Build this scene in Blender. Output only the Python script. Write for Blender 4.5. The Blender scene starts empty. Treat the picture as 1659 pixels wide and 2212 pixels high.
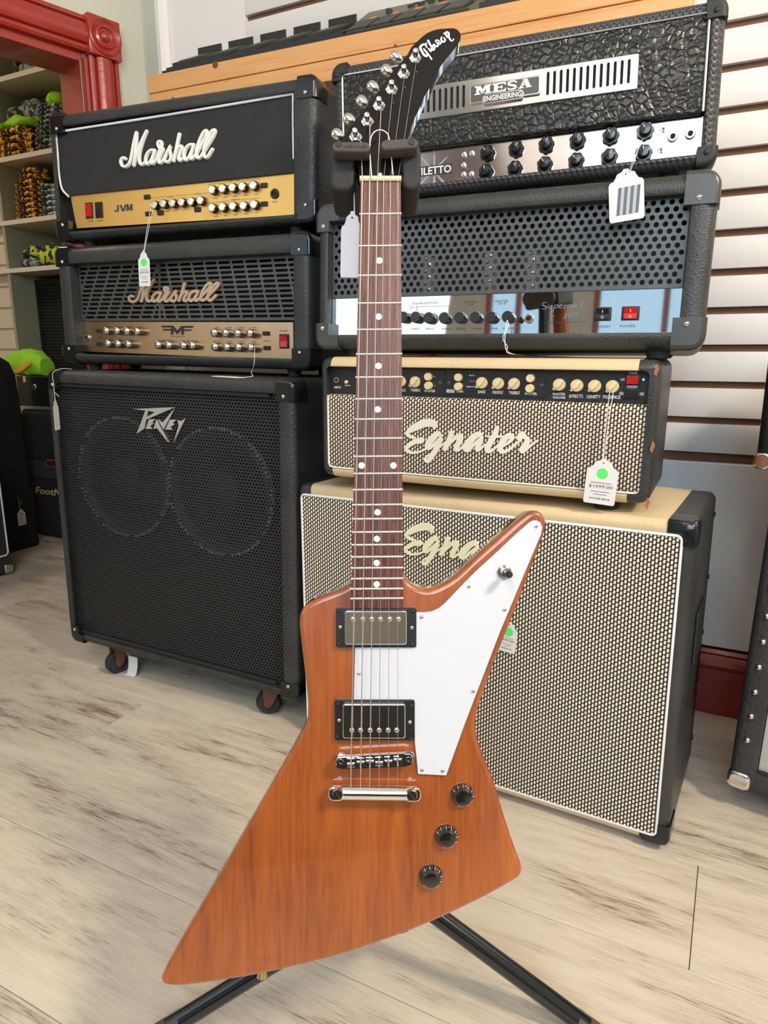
import bpy, bmesh, math, random
from mathutils import Vector, Matrix
random.seed(7)
R=math.radians
C=bpy.context.scene.collection
SC=bpy.context.scene
# ------------------------------------------------------------------ camera
F,TH,H=1486.7,0.226,0.876
cam_d=bpy.data.cameras.new('camera'); cam=bpy.data.objects.new('camera',cam_d); C.objects.link(cam)
cam_d.sensor_fit='HORIZONTAL'; cam_d.sensor_width=36; cam_d.lens=36*F/1659; cam_d.clip_start=.02
cam.location=(0,0,H); cam.rotation_euler=(math.pi/2-TH,0,0); SC.camera=cam
# ------------------------------------------------------------------ world, lamps, exposure
w=bpy.data.worlds.new('world'); SC.world=w; w.use_nodes=True
w.node_tree.nodes['Background'].inputs[0].default_value=(.50,.74,.90,1); w.node_tree.nodes['Background'].inputs[1].default_value=1.5
SC.view_settings.view_transform='Standard'; SC.view_settings.look='None'; SC.view_settings.gamma=1
SC.view_settings.use_curve_mapping=False; SC.view_settings.exposure=-0.55
def area(name,loc,tgt,sx,sy,power,col):
    l=bpy.data.lights.new(name,'AREA'); l.shape='RECTANGLE'; l.size=sx; l.size_y=sy; l.energy=power; l.color=col
    o=bpy.data.objects.new(name,l); C.objects.link(o); o.location=loc
    o.rotation_euler=(Vector(tgt)-Vector(loc)).to_track_quat('-Z','Y').to_euler(); return o
area('window_light',(-2.1,-.05,1.75),(.2,1.4,.8),1.5,1.5,16,(.68,.84,1))
area('shop_window_light',(-.15,-2.1,2.02),(.4,1.4,.6),1.5,1.3,84,(.64,.82,1))
area('front_fill_light',(-.2,-1.3,2.7),(.1,1.2,.9),2.4,1.5,20,(1,.90,.78))  # added soft fill from above and behind the camera, no actual fitting
area('ceiling_lamp_light',(1.45,-.45,2.35),(.4,1.5,.5),.35,.35,88,(1,.86,.68))
area('ceiling_lamp_light',(-.6,-.5,2.62),(-.3,1.5,.2),.8,.5,22,(1,.84,.64))
area('ceiling_lamp_light',(-2.5,2.3,2.6),(-2.3,2.5,0),.5,.5,26,(1,.84,.62))
# ------------------------------------------------------------------ pixel helpers (only used to find where things stand)
cT,sT=math.cos(TH),math.sin(TH)
CAM=Vector((0,0,H))
def ray(px,py):
    u=(px-829.5)/F; v=(py-1106)/F
    return Vector((u,cT-v*sT,-sT-v*cT))
class Fr:
    """local frame: x right, y away from the viewer, z up"""
    def __init__(s,O,ex,ey,ez):
        s.O=Vector(O); s.ex=Vector(ex); s.ey=Vector(ey); s.ez=Vector(ez)
        s.M=Matrix(((s.ex.x,s.ey.x,s.ez.x,s.O.x),(s.ex.y,s.ey.y,s.ez.y,s.O.y),(s.ex.z,s.ey.z,s.ez.z,s.O.z),(0,0,0,1)))
        s.I=s.M.inverted()
    def p(s,px,py,d=0):
        o=s.I@CAM; r=s.I.to_3x3()@ray(px,py); t=(d-o.y)/r.y; q=o+r*t; return (q.x,q.z)
    def pz(s,px,py,z=0):
        o=s.I@CAM; r=s.I.to_3x3()@ray(px,py); t=(z-o.z)/r.z; q=o+r*t; return (q.x,q.y)
    def px_(s,px,py,x):
        o=s.I@CAM; r=s.I.to_3x3()@ray(px,py); t=(x-o.x)/r.x; q=o+r*t; return (q.y,q.z)
    def sub(s,x,y,z): return Fr(s.M@Vector((x,y,z)),s.ex,s.ey,s.ez)
def yawfr(x,y,z,a,lean=0,roll=0):
    ex=Vector((math.cos(a),-math.sin(a),0)); n=Vector((math.sin(a),math.cos(a),0))
    up=Vector((0,0,1))*math.cos(lean)+n*math.sin(lean)
    ex2=ex*math.cos(roll)+up*math.sin(roll); up2=up*math.cos(roll)-ex*math.sin(roll)
    return Fr((x,y,z),ex2,up2.cross(ex2),up2)
YW=R(27)
ROOM=yawfr(0,0,0,YW)      # room frame: x = along back wall, y = towards the back wall
# ------------------------------------------------------------------ materials
MC={}
def mat(name,col,rough=.5,metal=0,spec=.5,coat=0,emit=None,est=0):
    if name in MC: return MC[name]
    m=bpy.data.materials.new(name); m.use_nodes=True; b=m.node_tree.nodes['Principled BSDF']
    b.inputs['Base Color'].default_value=(*col,1); b.inputs['Roughness'].default_value=rough; b.inputs['Metallic'].default_value=metal
    b.inputs['Specular IOR Level'].default_value=spec; b.inputs['Coat Weight'].default_value=coat
    b.inputs['Coat Roughness'].default_value=.06
    if emit: b.inputs['Emission Color'].default_value=(*emit,1); b.inputs['Emission Strength'].default_value=est
    MC[name]=m; return m
class NT:
    def __init__(s,m): s.t=m.node_tree; s.b=s.t.nodes['Principled BSDF']; s.l=s.t.links
    def n(s,ty,**k):
        x=s.t.nodes.new('ShaderNode'+ty)
        for a,v in k.items(): setattr(x,a,v)
        return x
    def link(s,a,b): s.l.new(a,b)
    def coord(s,scale=(1,1,1),rot=(0,0,0),kind='Object',loc=(0,0,0)):
        tc=s.n('TexCoord'); mp=s.n('Mapping'); mp.inputs['Scale'].default_value=scale; mp.inputs['Rotation'].default_value=rot; mp.inputs['Location'].default_value=loc
        s.link(tc.outputs[kind],mp.inputs[0]); return mp.outputs[0]
    def math(s,op,a,b=None,c=None):
        x=s.n('Math',operation=op)
        for i,v in enumerate((a,b,c)):
            if v is None: continue
            if isinstance(v,(int,float)): x.inputs[i].default_value=v
            else: s.link(v,x.inputs[i])
        return x.outputs[0]
    def noise(s,v,scale,detail=3,rough=.5):
        x=s.n('TexNoise'); x.inputs['Scale'].default_value=scale; x.inputs['Detail'].default_value=detail; x.inputs['Roughness'].default_value=rough
        s.link(v,x.inputs['Vector']); return x.outputs[0]
    def ramp(s,v,stops):
        x=s.n('ValToRGB'); e=x.color_ramp.elements
        while len(e)<len(stops): e.new(.5)
        for i,(p,c) in enumerate(stops): e[i].position=p; e[i].color=(*c,1) if len(c)==3 else c
        s.link(v,x.inputs[0]); return x.outputs[0]
    def bump(s,h,dist,strength=1,normal=None):
        x=s.n('Bump'); x.inputs['Distance'].default_value=dist; x.inputs['Strength'].default_value=strength
        s.link(h,x.inputs['Height'])
        if normal: s.link(normal,x.inputs['Normal'])
        return x.outputs[0]
    def mix(s,f,a,b,mode='MIX'):
        x=s.n('Mix',data_type='RGBA',blend_type=mode)
        for i,v in ((0,f),(6,a),(7,b)):
            if isinstance(v,(int,float)): x.inputs[i].default_value=v
            elif isinstance(v,tuple): x.inputs[i].default_value=(*v,1)
            else: s.link(v,x.inputs[i])
        return x.outputs[2]
    def col(s,c): s.link(c,s.b.inputs['Base Color'])
    def nor(s,c): s.link(c,s.b.inputs['Normal'])
def leather(name,col,scale=260,dist=.0008,rough=.55,stretch=(1,1,1),kind='noise',worn=None):
    m=mat(name,col,rough); t=NT(m); c=t.coord(stretch)
    if kind=='noise':
        n=t.n('TexVoronoi',feature='SMOOTH_F1'); n.inputs['Scale'].default_value=scale; t.link(c,n.inputs['Vector']); h=n.outputs['Distance']
    elif kind=='weave':
        a=t.n('TexWave',wave_type='BANDS',bands_direction='DIAGONAL'); a.inputs['Scale'].default_value=scale; t.link(c,a.inputs['Vector'])
        c2=t.coord((-1,1,1)); b=t.n('TexWave',wave_type='BANDS',bands_direction='DIAGONAL'); b.inputs['Scale'].default_value=scale; t.link(c2,b.inputs['Vector'])
        h=t.math('MULTIPLY',a.outputs['Fac'],b.outputs['Fac'])
    t.nor(t.bump(h,dist))
    w_=t.noise(t.coord(),9,4,.6); 
    hi=tuple(min(1,v*2.0+.004) for v in col) if worn is None else worn
    t.col(t.ramp(w_,[(.35,col),(.85,hi)]))
    return m
TOLEX=leather('black_tolex',(.018,.019,.019),300,.0010,.42)
TOLEX2=leather('black_fine_tolex',(.022,.023,.022),420,.0006,.40)
TOLEX3=leather('black_carpet_tolex',(.020,.020,.021),240,.0014,.55)
MESAT=leather('black_woven_vinyl',(.026,.025,.028),62,.0014,.42,kind='weave')
CREAM=leather('cream_tolex',(.62,.47,.27),330,.0004,.45,worn=(.70,.55,.33))
def _croc():
    m=mat('crocodile_leather',(.018,.018,.016),.30); t=NT(m); c=t.coord((1,1,1.15))
    wob=t.n('TexNoise'); wob.inputs['Scale'].default_value=30; t.link(c,wob.inputs['Vector'])
    add=t.n('MixRGB',blend_type='ADD'); add.inputs[0].default_value=.014; t.link(c,add.inputs[1]); t.link(wob.outputs['Color'],add.inputs[2])
    v=t.n('TexVoronoi',feature='DISTANCE_TO_EDGE'); v.inputs['Scale'].default_value=74; t.link(add.outputs[0],v.inputs['Vector'])
    h=t.ramp(v.outputs[0],[(0,(0,0,0)),(.22,(1,1,1))])
    n2=t.noise(c,55,4,.6); h2=t.math('ADD',t.math('MULTIPLY',h,.7),t.math('MULTIPLY',n2,1.5))
    t.nor(t.bump(h2,.0018)); t.col(t.ramp(h,[(0,(.010,.010,.009)),(1,(.020,.020,.018))])); return m
CROC=_croc()
BLKP=mat('black_gloss_plastic',(.010,.011,.012),.16); BLKM=mat('black_matte',(.012,.012,.013),.6); BLKV=mat('interior_black',(.006,.006,.007),.9)
RUB=mat('black_rubber',(.02,.02,.02),.75); CHROME=mat('chrome',(.80,.79,.77),.07,1); NICKEL=mat('nickel',(.74,.71,.66),.10,1)
STEEL=mat('brushed_steel',(.62,.60,.58),.25,1); RIVET=mat('rivet_steel',(.75,.68,.58),.22,1); WHITE=mat('white_plastic',(.78,.78,.80),.35)
WPIP=mat('white_piping',(.74,.74,.76),.4); LOGOW=mat('white_script',(.80,.80,.76),.25); IVORY=mat('ivory_script',(.76,.73,.60),.35)
CREAMK=mat('cream_knob',(.72,.58,.33),.3); RED=mat('red_switch',(.50,.008,.012),.15,emit=(1,.02,.02),est=.08)
REDOFF=mat('dark_red_switch',(.30,.01,.012),.25); PAPER=mat('tag_card',(.72,.70,.70),.7); STRING=mat('cotton_string',(.74,.72,.66),.8)
GREEN=mat('green_sticker',(.10,.78,.14),.5); INK=mat('black_ink',(.02,.02,.02),.6); GREYINK=mat('grey_ink',(.30,.30,.32),.6)
WINK=mat('white_ink',(.75,.75,.73),.5); PLATE=mat('silver_badge',(.62,.60,.61),.28,1)
MIRROR=mat('mirror_panel',(.80,.82,.84),.03,1); SILV=mat('satin_aluminium',(.66,.65,.64),.30,.9)
BADGE=mat('badge_dark',(.05,.052,.05),.35); COPPER=mat('copper_script',(.55,.38,.26),.32,.6)
GUM=mat('blue_led',(.1,.4,.9),.3,emit=(.2,.5,1),est=1.5); TAN=mat('tan_script',(.50,.36,.25),.35,.3)
RUST=mat('rusty_brown',(.13,.045,.028),.7); GREYP=mat('grey_foam',(.060,.050,.043),.75)
def _brushed(name,col,rough,sc=(1,1,160),metal=1,amt=.12):
    m=mat(name,col,rough,metal); t=NT(m); c=t.coord((4,4,900)); n=t.noise(c,1,2)
    b_=t.noise(t.coord((3,3,2)),4,3)
    t.col(t.mix(t.math('MULTIPLY',n,.5),col,tuple(v*(1-amt*2) for v in col)))
    t.link(t.math('MULTIPLY_ADD',b_,.18,rough-.08),t.b.inputs['Roughness']); return m
GOLD=_brushed('brushed_gold_panel',(.86,.50,.14),.34,metal=.75)
BRONZE=_brushed('brushed_bronze_panel',(.62,.42,.26),.26)
MPANEL=_brushed('polished_panel',(.74,.70,.68),.13)
def _cloth(name,base,dot,pu,pv,ru=.38,rv=.42,bump=.0006,br=(.5,.5),tilt=0):
    """woven grille cloth: staggered columns of light stitches over a dark ground"""
    m=mat(name,base,.75); t=NT(m); c=t.coord(); s=t.n('SeparateXYZ'); t.link(c,s.inputs[0])
    u=t.math('DIVIDE',s.outputs[0],pu); v=t.math('DIVIDE',s.outputs[2],pv)
    colm=t.math('FLOOR',u); off=t.math('MULTIPLY',t.math('MODULO',t.math('ADD',colm,2000),2.),.5)
    fu=t.math('SUBTRACT',t.math('FRACT',u),.5); vv=t.math('ADD',v,off); fv=t.math('SUBTRACT',t.math('FRACT',vv),.5)
    if tilt: fu=t.math('ADD',fu,t.math('MULTIPLY',fv,tilt))
    a=t.math('POWER',t.math('ABSOLUTE',t.math('DIVIDE',fu,ru)),2.5); b=t.math('POWER',t.math('ABSOLUTE',t.math('DIVIDE',fv,rv)),2.5)
    d=t.math('ADD',a,b); k=t.ramp(d,[(.0,(1,1,1)),(.62,(1,1,1)),(1,(0,0,0))])
    t.col(t.mix(k,base,dot)); t.nor(t.bump(k,bump)); return m
BASKET=_cloth('woven_grille_cloth',(.012,.009,.008),(.72,.60,.46),.0056,.0084,.38,.44,tilt=-.12)
BASKET2=_cloth('woven_grille_cloth_pale',(.010,.009,.009),(.78,.70,.55),.0059,.0088,.37,.43,tilt=-.12)
JCLOTH=_cloth('black_grille_cloth',(.010,.010,.011),(.075,.075,.070),.0034,.0044,.22,.2,.0006)
def _wood(name,c1,c2,c3,gs=(14,14,1.6),rough=.45,coat=0,sc=9,ring=2.2,kind='Object',bump=.0002):
    m=mat(name,c2,rough,coat=coat); t=NT(m); c=t.coord(gs,kind=kind)
    n=t.noise(c,sc*.4,4,.6); f=t.noise(c,sc*6,3,.6)
    wv=t.math('FRACT',t.math('MULTIPLY',n,ring*3)); wv=t.math('PINGPONG',wv,.5)
    k=t.math('ADD',t.math('MULTIPLY',wv,1.0),t.math('MULTIPLY',t.math('SUBTRACT',f,.5),.9))
    t.col(t.ramp(k,[(0,c1),(.25,c2),(.6,c3)]))
    if bump: t.nor(t.bump(f,bump))
    return m
PINE=_wood('pine',(.56,.24,.07),(.66,.32,.11),(.70,.37,.14),(.7,16,16),.45,.1,4,1.0)
def _mahog():
    m=mat('mahogany_gloss',(.42,.10,.02),.35,coat=1); t=NT(m)
    t.b.inputs['Coat Roughness'].default_value=.03
    c=t.coord((26,26,2.4)); c2=t.coord((3,3,1.3)); c3=t.coord((260,260,16))
    big=t.noise(c2,2.2,3); mid=t.noise(c,1.6,4,.65); fine=t.noise(c3,1,2,.6)
    k=t.math('ADD',t.math('MULTIPLY',big,.55),t.math('MULTIPLY',mid,.45))
    k=t.math('ADD',k,t.math('MULTIPLY',t.math('SUBTRACT',fine,.5),.32))
    t.col(t.ramp(k,[(.32,(.17,.034,.006)),(.46,(.29,.066,.009)),(.60,(.38,.095,.013)),(.78,(.50,.155,.024))])); return m
MAHOG=_mahog()
ROSE=_wood('rosewood',(.060,.022,.018),(.115,.040,.031),(.19,.070,.050),(60,60,2.2),.42,0,8,2.0)
HEADB=mat('headstock_black',(.007,.006,.006),.10,spec=.35)
PEARL=mat('pearl',(.78,.77,.72),.2,coat=1); NUT=mat('bone_nut',(.72,.60,.40),.4); FRET=mat('fret_wire',(.78,.74,.64),.28,1)
PGW=mat('pickguard_white',(.61,.62,.66),.28,coat=.4); PGE=mat('pickguard_edge',(.22,.20,.22),.5)
def _floor():
    m=mat('vinyl_plank',(.5,.42,.33),.42); t=NT(m)
    oi=t.n('ObjectInfo'); tc=t.n('TexCoord'); 
    cb=t.n('CombineXYZ'); t.link(t.math('MULTIPLY',oi.outputs['Random'],37.),cb.inputs[0]); t.link(t.math('MULTIPLY',oi.outputs['Random'],91.),cb.inputs[1])
    va=t.n('VectorMath',operation='ADD'); t.link(tc.outputs['Object'],va.inputs[0]); t.link(cb.outputs[0],va.inputs[1])
    def mp(sc):
        x=t.n('Mapping'); x.inputs['Scale'].default_value=sc; t.link(va.outputs[0],x.inputs[0]); return x.outputs[0]
    big=t.noise(mp((1.5,7,1)),1.3,3,.55); mid=t.noise(mp((4,26,1)),1.6,5,.65); fine=t.noise(mp((16,260,1)),1.2,4,.7)
    ring=t.math('PINGPONG',t.math('MULTIPLY',t.noise(mp((1.3,7.5,1)),1,2,.4),16.),1.)
    k=t.math('ADD',t.math('ADD',t.math('MULTIPLY',big,.70),t.math('MULTIPLY',mid,.55)),t.math('MULTIPLY',t.math('SUBTRACT',fine,.5),.75))
    k=t.math('ADD',k,t.math('MULTIPLY',t.math('SUBTRACT',ring,.5),.10))
    k=t.math('ADD',k,t.math('MULTIPLY',t.math('SUBTRACT',oi.outputs['Random'],.5),.05))
    t.col(t.ramp(k,[(.36,(.18,.125,.092)),(.44,(.34,.265,.205)),(.53,(.50,.425,.345)),(.70,(.60,.52,.42)),(.88,(.64,.565,.46))]))
    t.nor(t.bump(fine,.0002)); t.link(t.math('MULTIPLY_ADD',mid,.25,.40),t.b.inputs['Roughness']); return m
PLANK=_floor()
PLDARK=mat('floor_joint',(.06,.045,.035),.8)
def _paint(name,col,rough=.5,sc=14,dist=.0006,var=.08,coat=0):
    m=mat(name,col,rough,coat=coat); t=NT(m); n=t.noise(t.coord(),sc,4,.6); t.nor(t.bump(n,dist))
    n2=t.noise(t.coord(),3,3); t.col(t.mix(n2,tuple(v*(1-var) for v in col),tuple(min(1,v*(1+var)) for v in col))); return m
SLAT=_paint('white_slat_paint',(.74,.71,.69),.38,60,.0002,.03)
GROOVE=mat('hardboard_groove',(.15,.068,.035),.8)
WALLP=_paint('pale_wall_paint',(.56,.56,.47),.6,10,.001,.05); WALLW=_paint('cream_wall_paint',(.66,.62,.54),.6)
REDW=_paint('red_gloss_paint',(.33,.028,.016),.28,70,.0006,.12,coat=.3); REDB=_paint('dark_red_gloss_paint',(.24,.012,.010),.22,30,.0004,.1,coat=.3)
CEIL=_paint('ceiling_paint',(.72,.70,.66),.8); SHELFM=_paint('shelf_melamine',(.60,.50,.38),.5,8,.0001,.04); SHELFE=mat('shelf_edge',(.74,.66,.56),.4); UPR=_paint('green_grey_upright',(.36,.36,.24),.6)
# ------------------------------------------------------------------ mesh helpers
def link(name,bm,m,parent=None,fr=None,smooth=None,kind=None):
    me=bpy.data.meshes.new(name); bmesh.ops.recalc_face_normals(bm,faces=bm.faces); bm.to_mesh(me); bm.free()
    for x in (m if isinstance(m,(list,tuple)) else [m]): me.materials.append(x)
    if smooth is not None:
        for p in me.polygons: p.use_smooth=True
        me.set_sharp_from_angle(angle=R(smooth))
        for p in me.polygons:
            if len(p.vertices)>=10: p.use_smooth=False
    o=bpy.data.objects.new(name,me); C.objects.link(o)
    if parent: o.parent=parent
    elif fr is not None: o.matrix_world=fr.M
    if kind: o['kind']=kind
    return o
def thing(name,label,cat,fr,group=None,kind=None):
    o=bpy.data.objects.new(name,None); C.objects.link(o); o.empty_display_size=.05; o.matrix_world=fr.M
    if kind: o['kind']=kind
    else: o['label']=label; o['category']=cat
    if group: o['group']=group
    return o
def tag(o,label,cat,group=None):
    o['label']=label; o['category']=cat
    if group: o['group']=group
    return o
def B(): return bmesh.new()
def box(bm,x0,x1,y0,y1,z0,z1,bev=0,seg=2):
    vs=[bm.verts.new(p) for p in ((x0,y0,z0),(x1,y0,z0),(x1,y1,z0),(x0,y1,z0),(x0,y0,z1),(x1,y0,z1),(x1,y1,z1),(x0,y1,z1))]
    fs=[bm.faces.new([vs[i] for i in f]) for f in ((0,3,2,1),(4,5,6,7),(0,1,5,4),(1,2,6,5),(2,3,7,6),(3,0,4,7))]
    if bev>0: bmesh.ops.bevel(bm,geom=list({e for f in fs for e in f.edges}),offset=bev,segments=seg,profile=.5,affect='EDGES')
def loft(bm,loops,cap0=True,cap1=True,mi=0):
    L=[[bm.verts.new(p) for p in l] for l in loops]; n=len(L[0])
    for a,b in zip(L,L[1:]):
        for i in range(n):
            f=bm.faces.new((a[i],a[(i+1)%n],b[(i+1)%n],b[i])); f.material_index=mi
    if cap0: bm.faces.new(L[0][::-1])
    if cap1: bm.faces.new(L[-1])
    return L
def rect(x0,x1,z0,z1,r,y,n=4):
    r=max(1e-5,min(r,(x1-x0)/2-1e-5,(z1-z0)/2-1e-5)); P=[]
    for cx,cz,a0 in ((x1-r,z1-r,0),(x0+r,z1-r,90),(x0+r,z0+r,180),(x1-r,z0+r,270)):
        for k in range(n+1):
            a=R(a0+90*k/n); P.append((cx+r*math.cos(a),y,cz+r*math.sin(a)))
    return P
def rbox(bm,x0,x1,z0,z1,r,y0,y1,e=0,n=4):
    """rounded-corner plate or block lying in the x-z plane, front at y0 with a rounded edge e"""
    L=[rect(x0,x1,z0,z1,r,y1,n)]
    if e>0:
        for k in range(4):
            a=R(90*k/3); L.append(rect(x0+e*(1-math.cos(a)),x1-e*(1-math.cos(a)),z0+e*(1-math.cos(a)),z1-e*(1-math.cos(a)),r-e*(1-math.cos(a))*.6,y0+e*(1-math.sin(a)),n))
    else: L.append(rect(x0,x1,z0,z1,r,y0,n))
    loft(bm,L)
def cyl(bm,x,z,r,y0,y1,n=20,r1=None,e=0):
    """disc or pin along local y; y0 is the end nearer the viewer"""
    r1=r if r1 is None else r1
    c=lambda rr,y:[(x+rr*math.cos(2*math.pi*k/n),y,z+rr*math.sin(2*math.pi*k/n)) for k in range(n)]
    L=[c(r1,y1)]
    if e: L+= [c(r,y0+e),c(r-e*.3,y0+e*.3),c(r-e,y0)]
    else: L+=[c(r,y0)]
    loft(bm,L)
def lathe(bm,prof,x,z,n=20,y0=0):
    """prof: list of (radius, y)"""
    loft(bm,[[(x+rr*math.cos(2*math.pi*k/n),y0+y,z+rr*math.sin(2*math.pi*k/n)) for k in range(n)] for rr,y in prof])
def zcyl(bm,x,y,r,z0,z1,n=16,r1=None):
    r1=r if r1 is None else r1
    loft(bm,[[(x+q*math.cos(2*math.pi*k/n),y+q*math.sin(2*math.pi*k/n),z) for k in range(n)] for q,z in ((r,z0),(r1,z1))])
def poly(bm,pts,y0,y1,bev=0):
    """prism of an x-z outline"""
    a=[bm.verts.new((x,y0,z)) for x,z in pts]; b=[bm.verts.new((x,y1,z)) for x,z in pts]; n=len(pts)
    f=bm.faces.new(a); g=bm.faces.new(b[::-1])
    for i in range(n): bm.faces.new((a[(i+1)%n],a[i],b[i],b[(i+1)%n]))
    if bev: bmesh.ops.bevel(bm,geom=list(f.edges),offset=bev,segments=3,profile=.5,affect='EDGES')
def catmull(P,sub=6,closed=False):
    n=len(P); out=[]
    if n<3: return list(P)
    rng=range(n) if closed else range(n-1)
    for i in rng:
        g=lambda j:P[j%n] if closed else P[min(max(j,0),n-1)]
        p0,p1,p2,p3=g(i-1),g(i),g(i+1),g(i+2)
        for k in range(sub):
            t=k/sub; out.append(tuple(.5*(2*b+(c-a)*t+(2*a-5*b+4*c-d)*t*t+(3*b-a-3*c+d)*t**3) for a,b,c,d in zip(p0,p1,p2,p3)))
    if not closed: out.append(tuple(P[-1]))
    return out
def tube(bm,path,r,n=8,closed=False,r1=None):
    P=[Vector(p) for p in path]; m=len(P); L=[]; up=None
    for i,p in enumerate(P):
        if closed: d=P[(i+1)%m]-P[i-1]
        else: d=P[min(i+1,m-1)]-P[max(i-1,0)]
        if d.length<1e-9: d=Vector((0,0,1))
        d.normalize()
        if up is None: up=d.orthogonal().normalized()
        up=(up-d*up.dot(d)); up=up.normalized() if up.length>1e-6 else d.orthogonal().normalized()
        s=d.cross(up); rr=r if r1 is None else r+(r1-r)*i/(m-1)
        L.append([tuple(p+(up*math.cos(2*math.pi*k/n)+s*math.sin(2*math.pi*k/n))*rr) for k in range(n)])
    if closed: L.append(L[0])
    loft(bm,L,not closed,not closed)
    if closed: bmesh.ops.remove_doubles(bm,verts=bm.verts[:],dist=1e-7)
def stroke(bm,pts,y,th,w=None,sub=5,rnd=False):
    """ribbon letter stroke: pts (x,z) or (x,z,width); front at y-th"""
    P=[(p[0],p[1],p[2] if len(p)>2 else w) for p in pts]; P=catmull(P,sub)
    sec=((-1,0),(-1,.55),(-.55,1),(.55,1),(1,.55),(1,0)) if rnd else ((-1,0),(-1,1),(1,1),(1,0))
    L=[]
    for i,(x,z,ww) in enumerate(P):
        a=P[max(i-1,0)]; b=P[min(i+1,len(P)-1)]; dx,dz=b[0]-a[0],b[1]-a[1]; l=math.hypot(dx,dz) or 1; nx,nz=-dz/l,dx/l
        L.append([(x+nx*s*ww/2,y-th*h-i*2e-6,z+nz*s*ww/2) for s,h in sec])
    loft(bm,L)
    for x,z,ww in (P[0],P[-1]): lathe(bm,[(ww/2,0),(ww/2,-th*(.55 if rnd else 1)),(ww/2*(.55 if rnd else .99),-th)],x,z,10,y)
def text(bm,s,x0,x1,z0,z1,y,th=.0003,shear=0,rot=0,bold=0,skew=0):
    """lettering filling the box x0..x1, z0..z1 (skew: rise of the base line over the width)"""
    cu=bpy.data.curves.new('t','FONT'); cu.body=s; cu.size=1; cu.extrude=.01; cu.shear=shear; cu.offset=bold; cu.resolution_u=2
    ob=bpy.data.objects.new('t',cu); C.objects.link(ob); dg=bpy.context.evaluated_depsgraph_get(); me=bpy.data.meshes.new_from_object(ob.evaluated_get(dg))
    bpy.data.objects.remove(ob); bpy.data.curves.remove(cu)
    xs=[v.co.x for v in me.vertices]; ys=[v.co.y for v in me.vertices]; zs=[v.co.z for v in me.vertices]
    if not xs: return
    ax,bx,ay,by,az,bz=min(xs),max(xs),min(ys),max(ys),min(zs),max(zs); cx,cz=(x0+x1)/2,(z0+z1)/2; cr,sr=math.cos(rot),math.sin(rot); nv=[]
    for v in me.vertices:
        u=(v.co.x-ax)/(bx-ax)*(x1-x0)+x0-cx; q=(v.co.y-ay)/(by-ay)*(z1-z0)+z0-cz; q+=skew*(u/(x1-x0))
        nv.append(bm.verts.new((cx+u*cr-q*sr,y-th*((v.co.z-az)/(bz-az)),cz+u*sr+q*cr)))
    for p in me.polygons:
        try: bm.faces.new([nv[i] for i in p.vertices])
        except ValueError: pass
    bpy.data.meshes.remove(me)
def grid_plate(bm,x0,x1,z0,z1,y,th,pu,pv,hole,n,inside=lambda x,z:True,stag=.5,solid=lambda x,z:False):
    """perforated sheet built cell by cell; hole(cx,cz)->n points around the opening, cells are bricks with n/4 points a side"""
    nu=max(1,round((x1-x0)/pu)); nv=max(1,round((z1-z0)/pv)); pu=(x1-x0)/nu; pv=(z1-z0)/nv
    k=n//4
    for j in range(nv):
        off=stag*pu if j%2 else 0; za=z0+j*pv; zb=za+pv
        for i in range(-1 if off else 0,nu):
            xa=x0+i*pu+off; xb=xa+pu; ca=max(xa,x0); cb=min(xb,x1)
            cx,cz=(xa+xb)/2,(za+zb)/2
            if cb-ca<pu*.9 or solid(cx,cz):
                if cb-ca<1e-5: continue
                bm.faces.new([bm.verts.new(p) for p in ((ca,y,za),(cb,y,za),(cb,y,zb),(ca,y,zb))]); continue
            out=[]
            for (ax,az),(bx,bz) in (((xb,za),(xb,zb)),((xb,zb),(xa,zb)),((xa,zb),(xa,za)),((xa,za),(xb,za))):
                for q in range(k):
                    t=(q+.0)/k; out.append((ax+(bx-ax)*t,az+(bz-az)*t))
            inn=hole(cx,cz,pu,pv)
            O=[bm.verts.new((p[0],y,p[1])) for p in out]; I=[bm.verts.new((p[0],y,p[1])) for p in inn]; K=[bm.verts.new((p[0],y+th,p[1])) for p in inn]
            for q in range(n):
                r_=(q+1)%n; bm.faces.new((O[q],O[r_],I[r_],I[q])); bm.faces.new((I[q],I[r_],K[r_],K[q]))
def round_hole(r,n):
    def h(cx,cz,pu,pv): return [(cx+r*math.cos(R(-45)+2*math.pi*q/n),cz+r*math.sin(R(-45)+2*math.pi*q/n)) for q in range(n)]
    return h
def knob(name,parent,x,z,r,L,m,style='plain',y=0,ptr=0,label=None):
    bm=B()
    if style=='dome': lathe(bm,[(r*1.02,0),(r,-L*.7),(r*.93,-L*.82),(r*.66,-L),(r*.25,-L*1.05),(.0002,-L*1.06)],x,z,18,y)
    elif style=='skirt': lathe(bm,[(r,0),(r*.97,-L*.25),(r*.74,-L*.42),(r*.66,-L),(r*.58,-L*1.06),(.0002,-L*1.06)],x,z,20,y)
    elif style=='cap': lathe(bm,[(r,0),(r*.96,-L*.9),(r*.86,-L),(.0002,-L)],x,z,20,y)
    o=link(name,bm,m,parent,smooth=40)
    if label: o['label']=label
    return o
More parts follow.
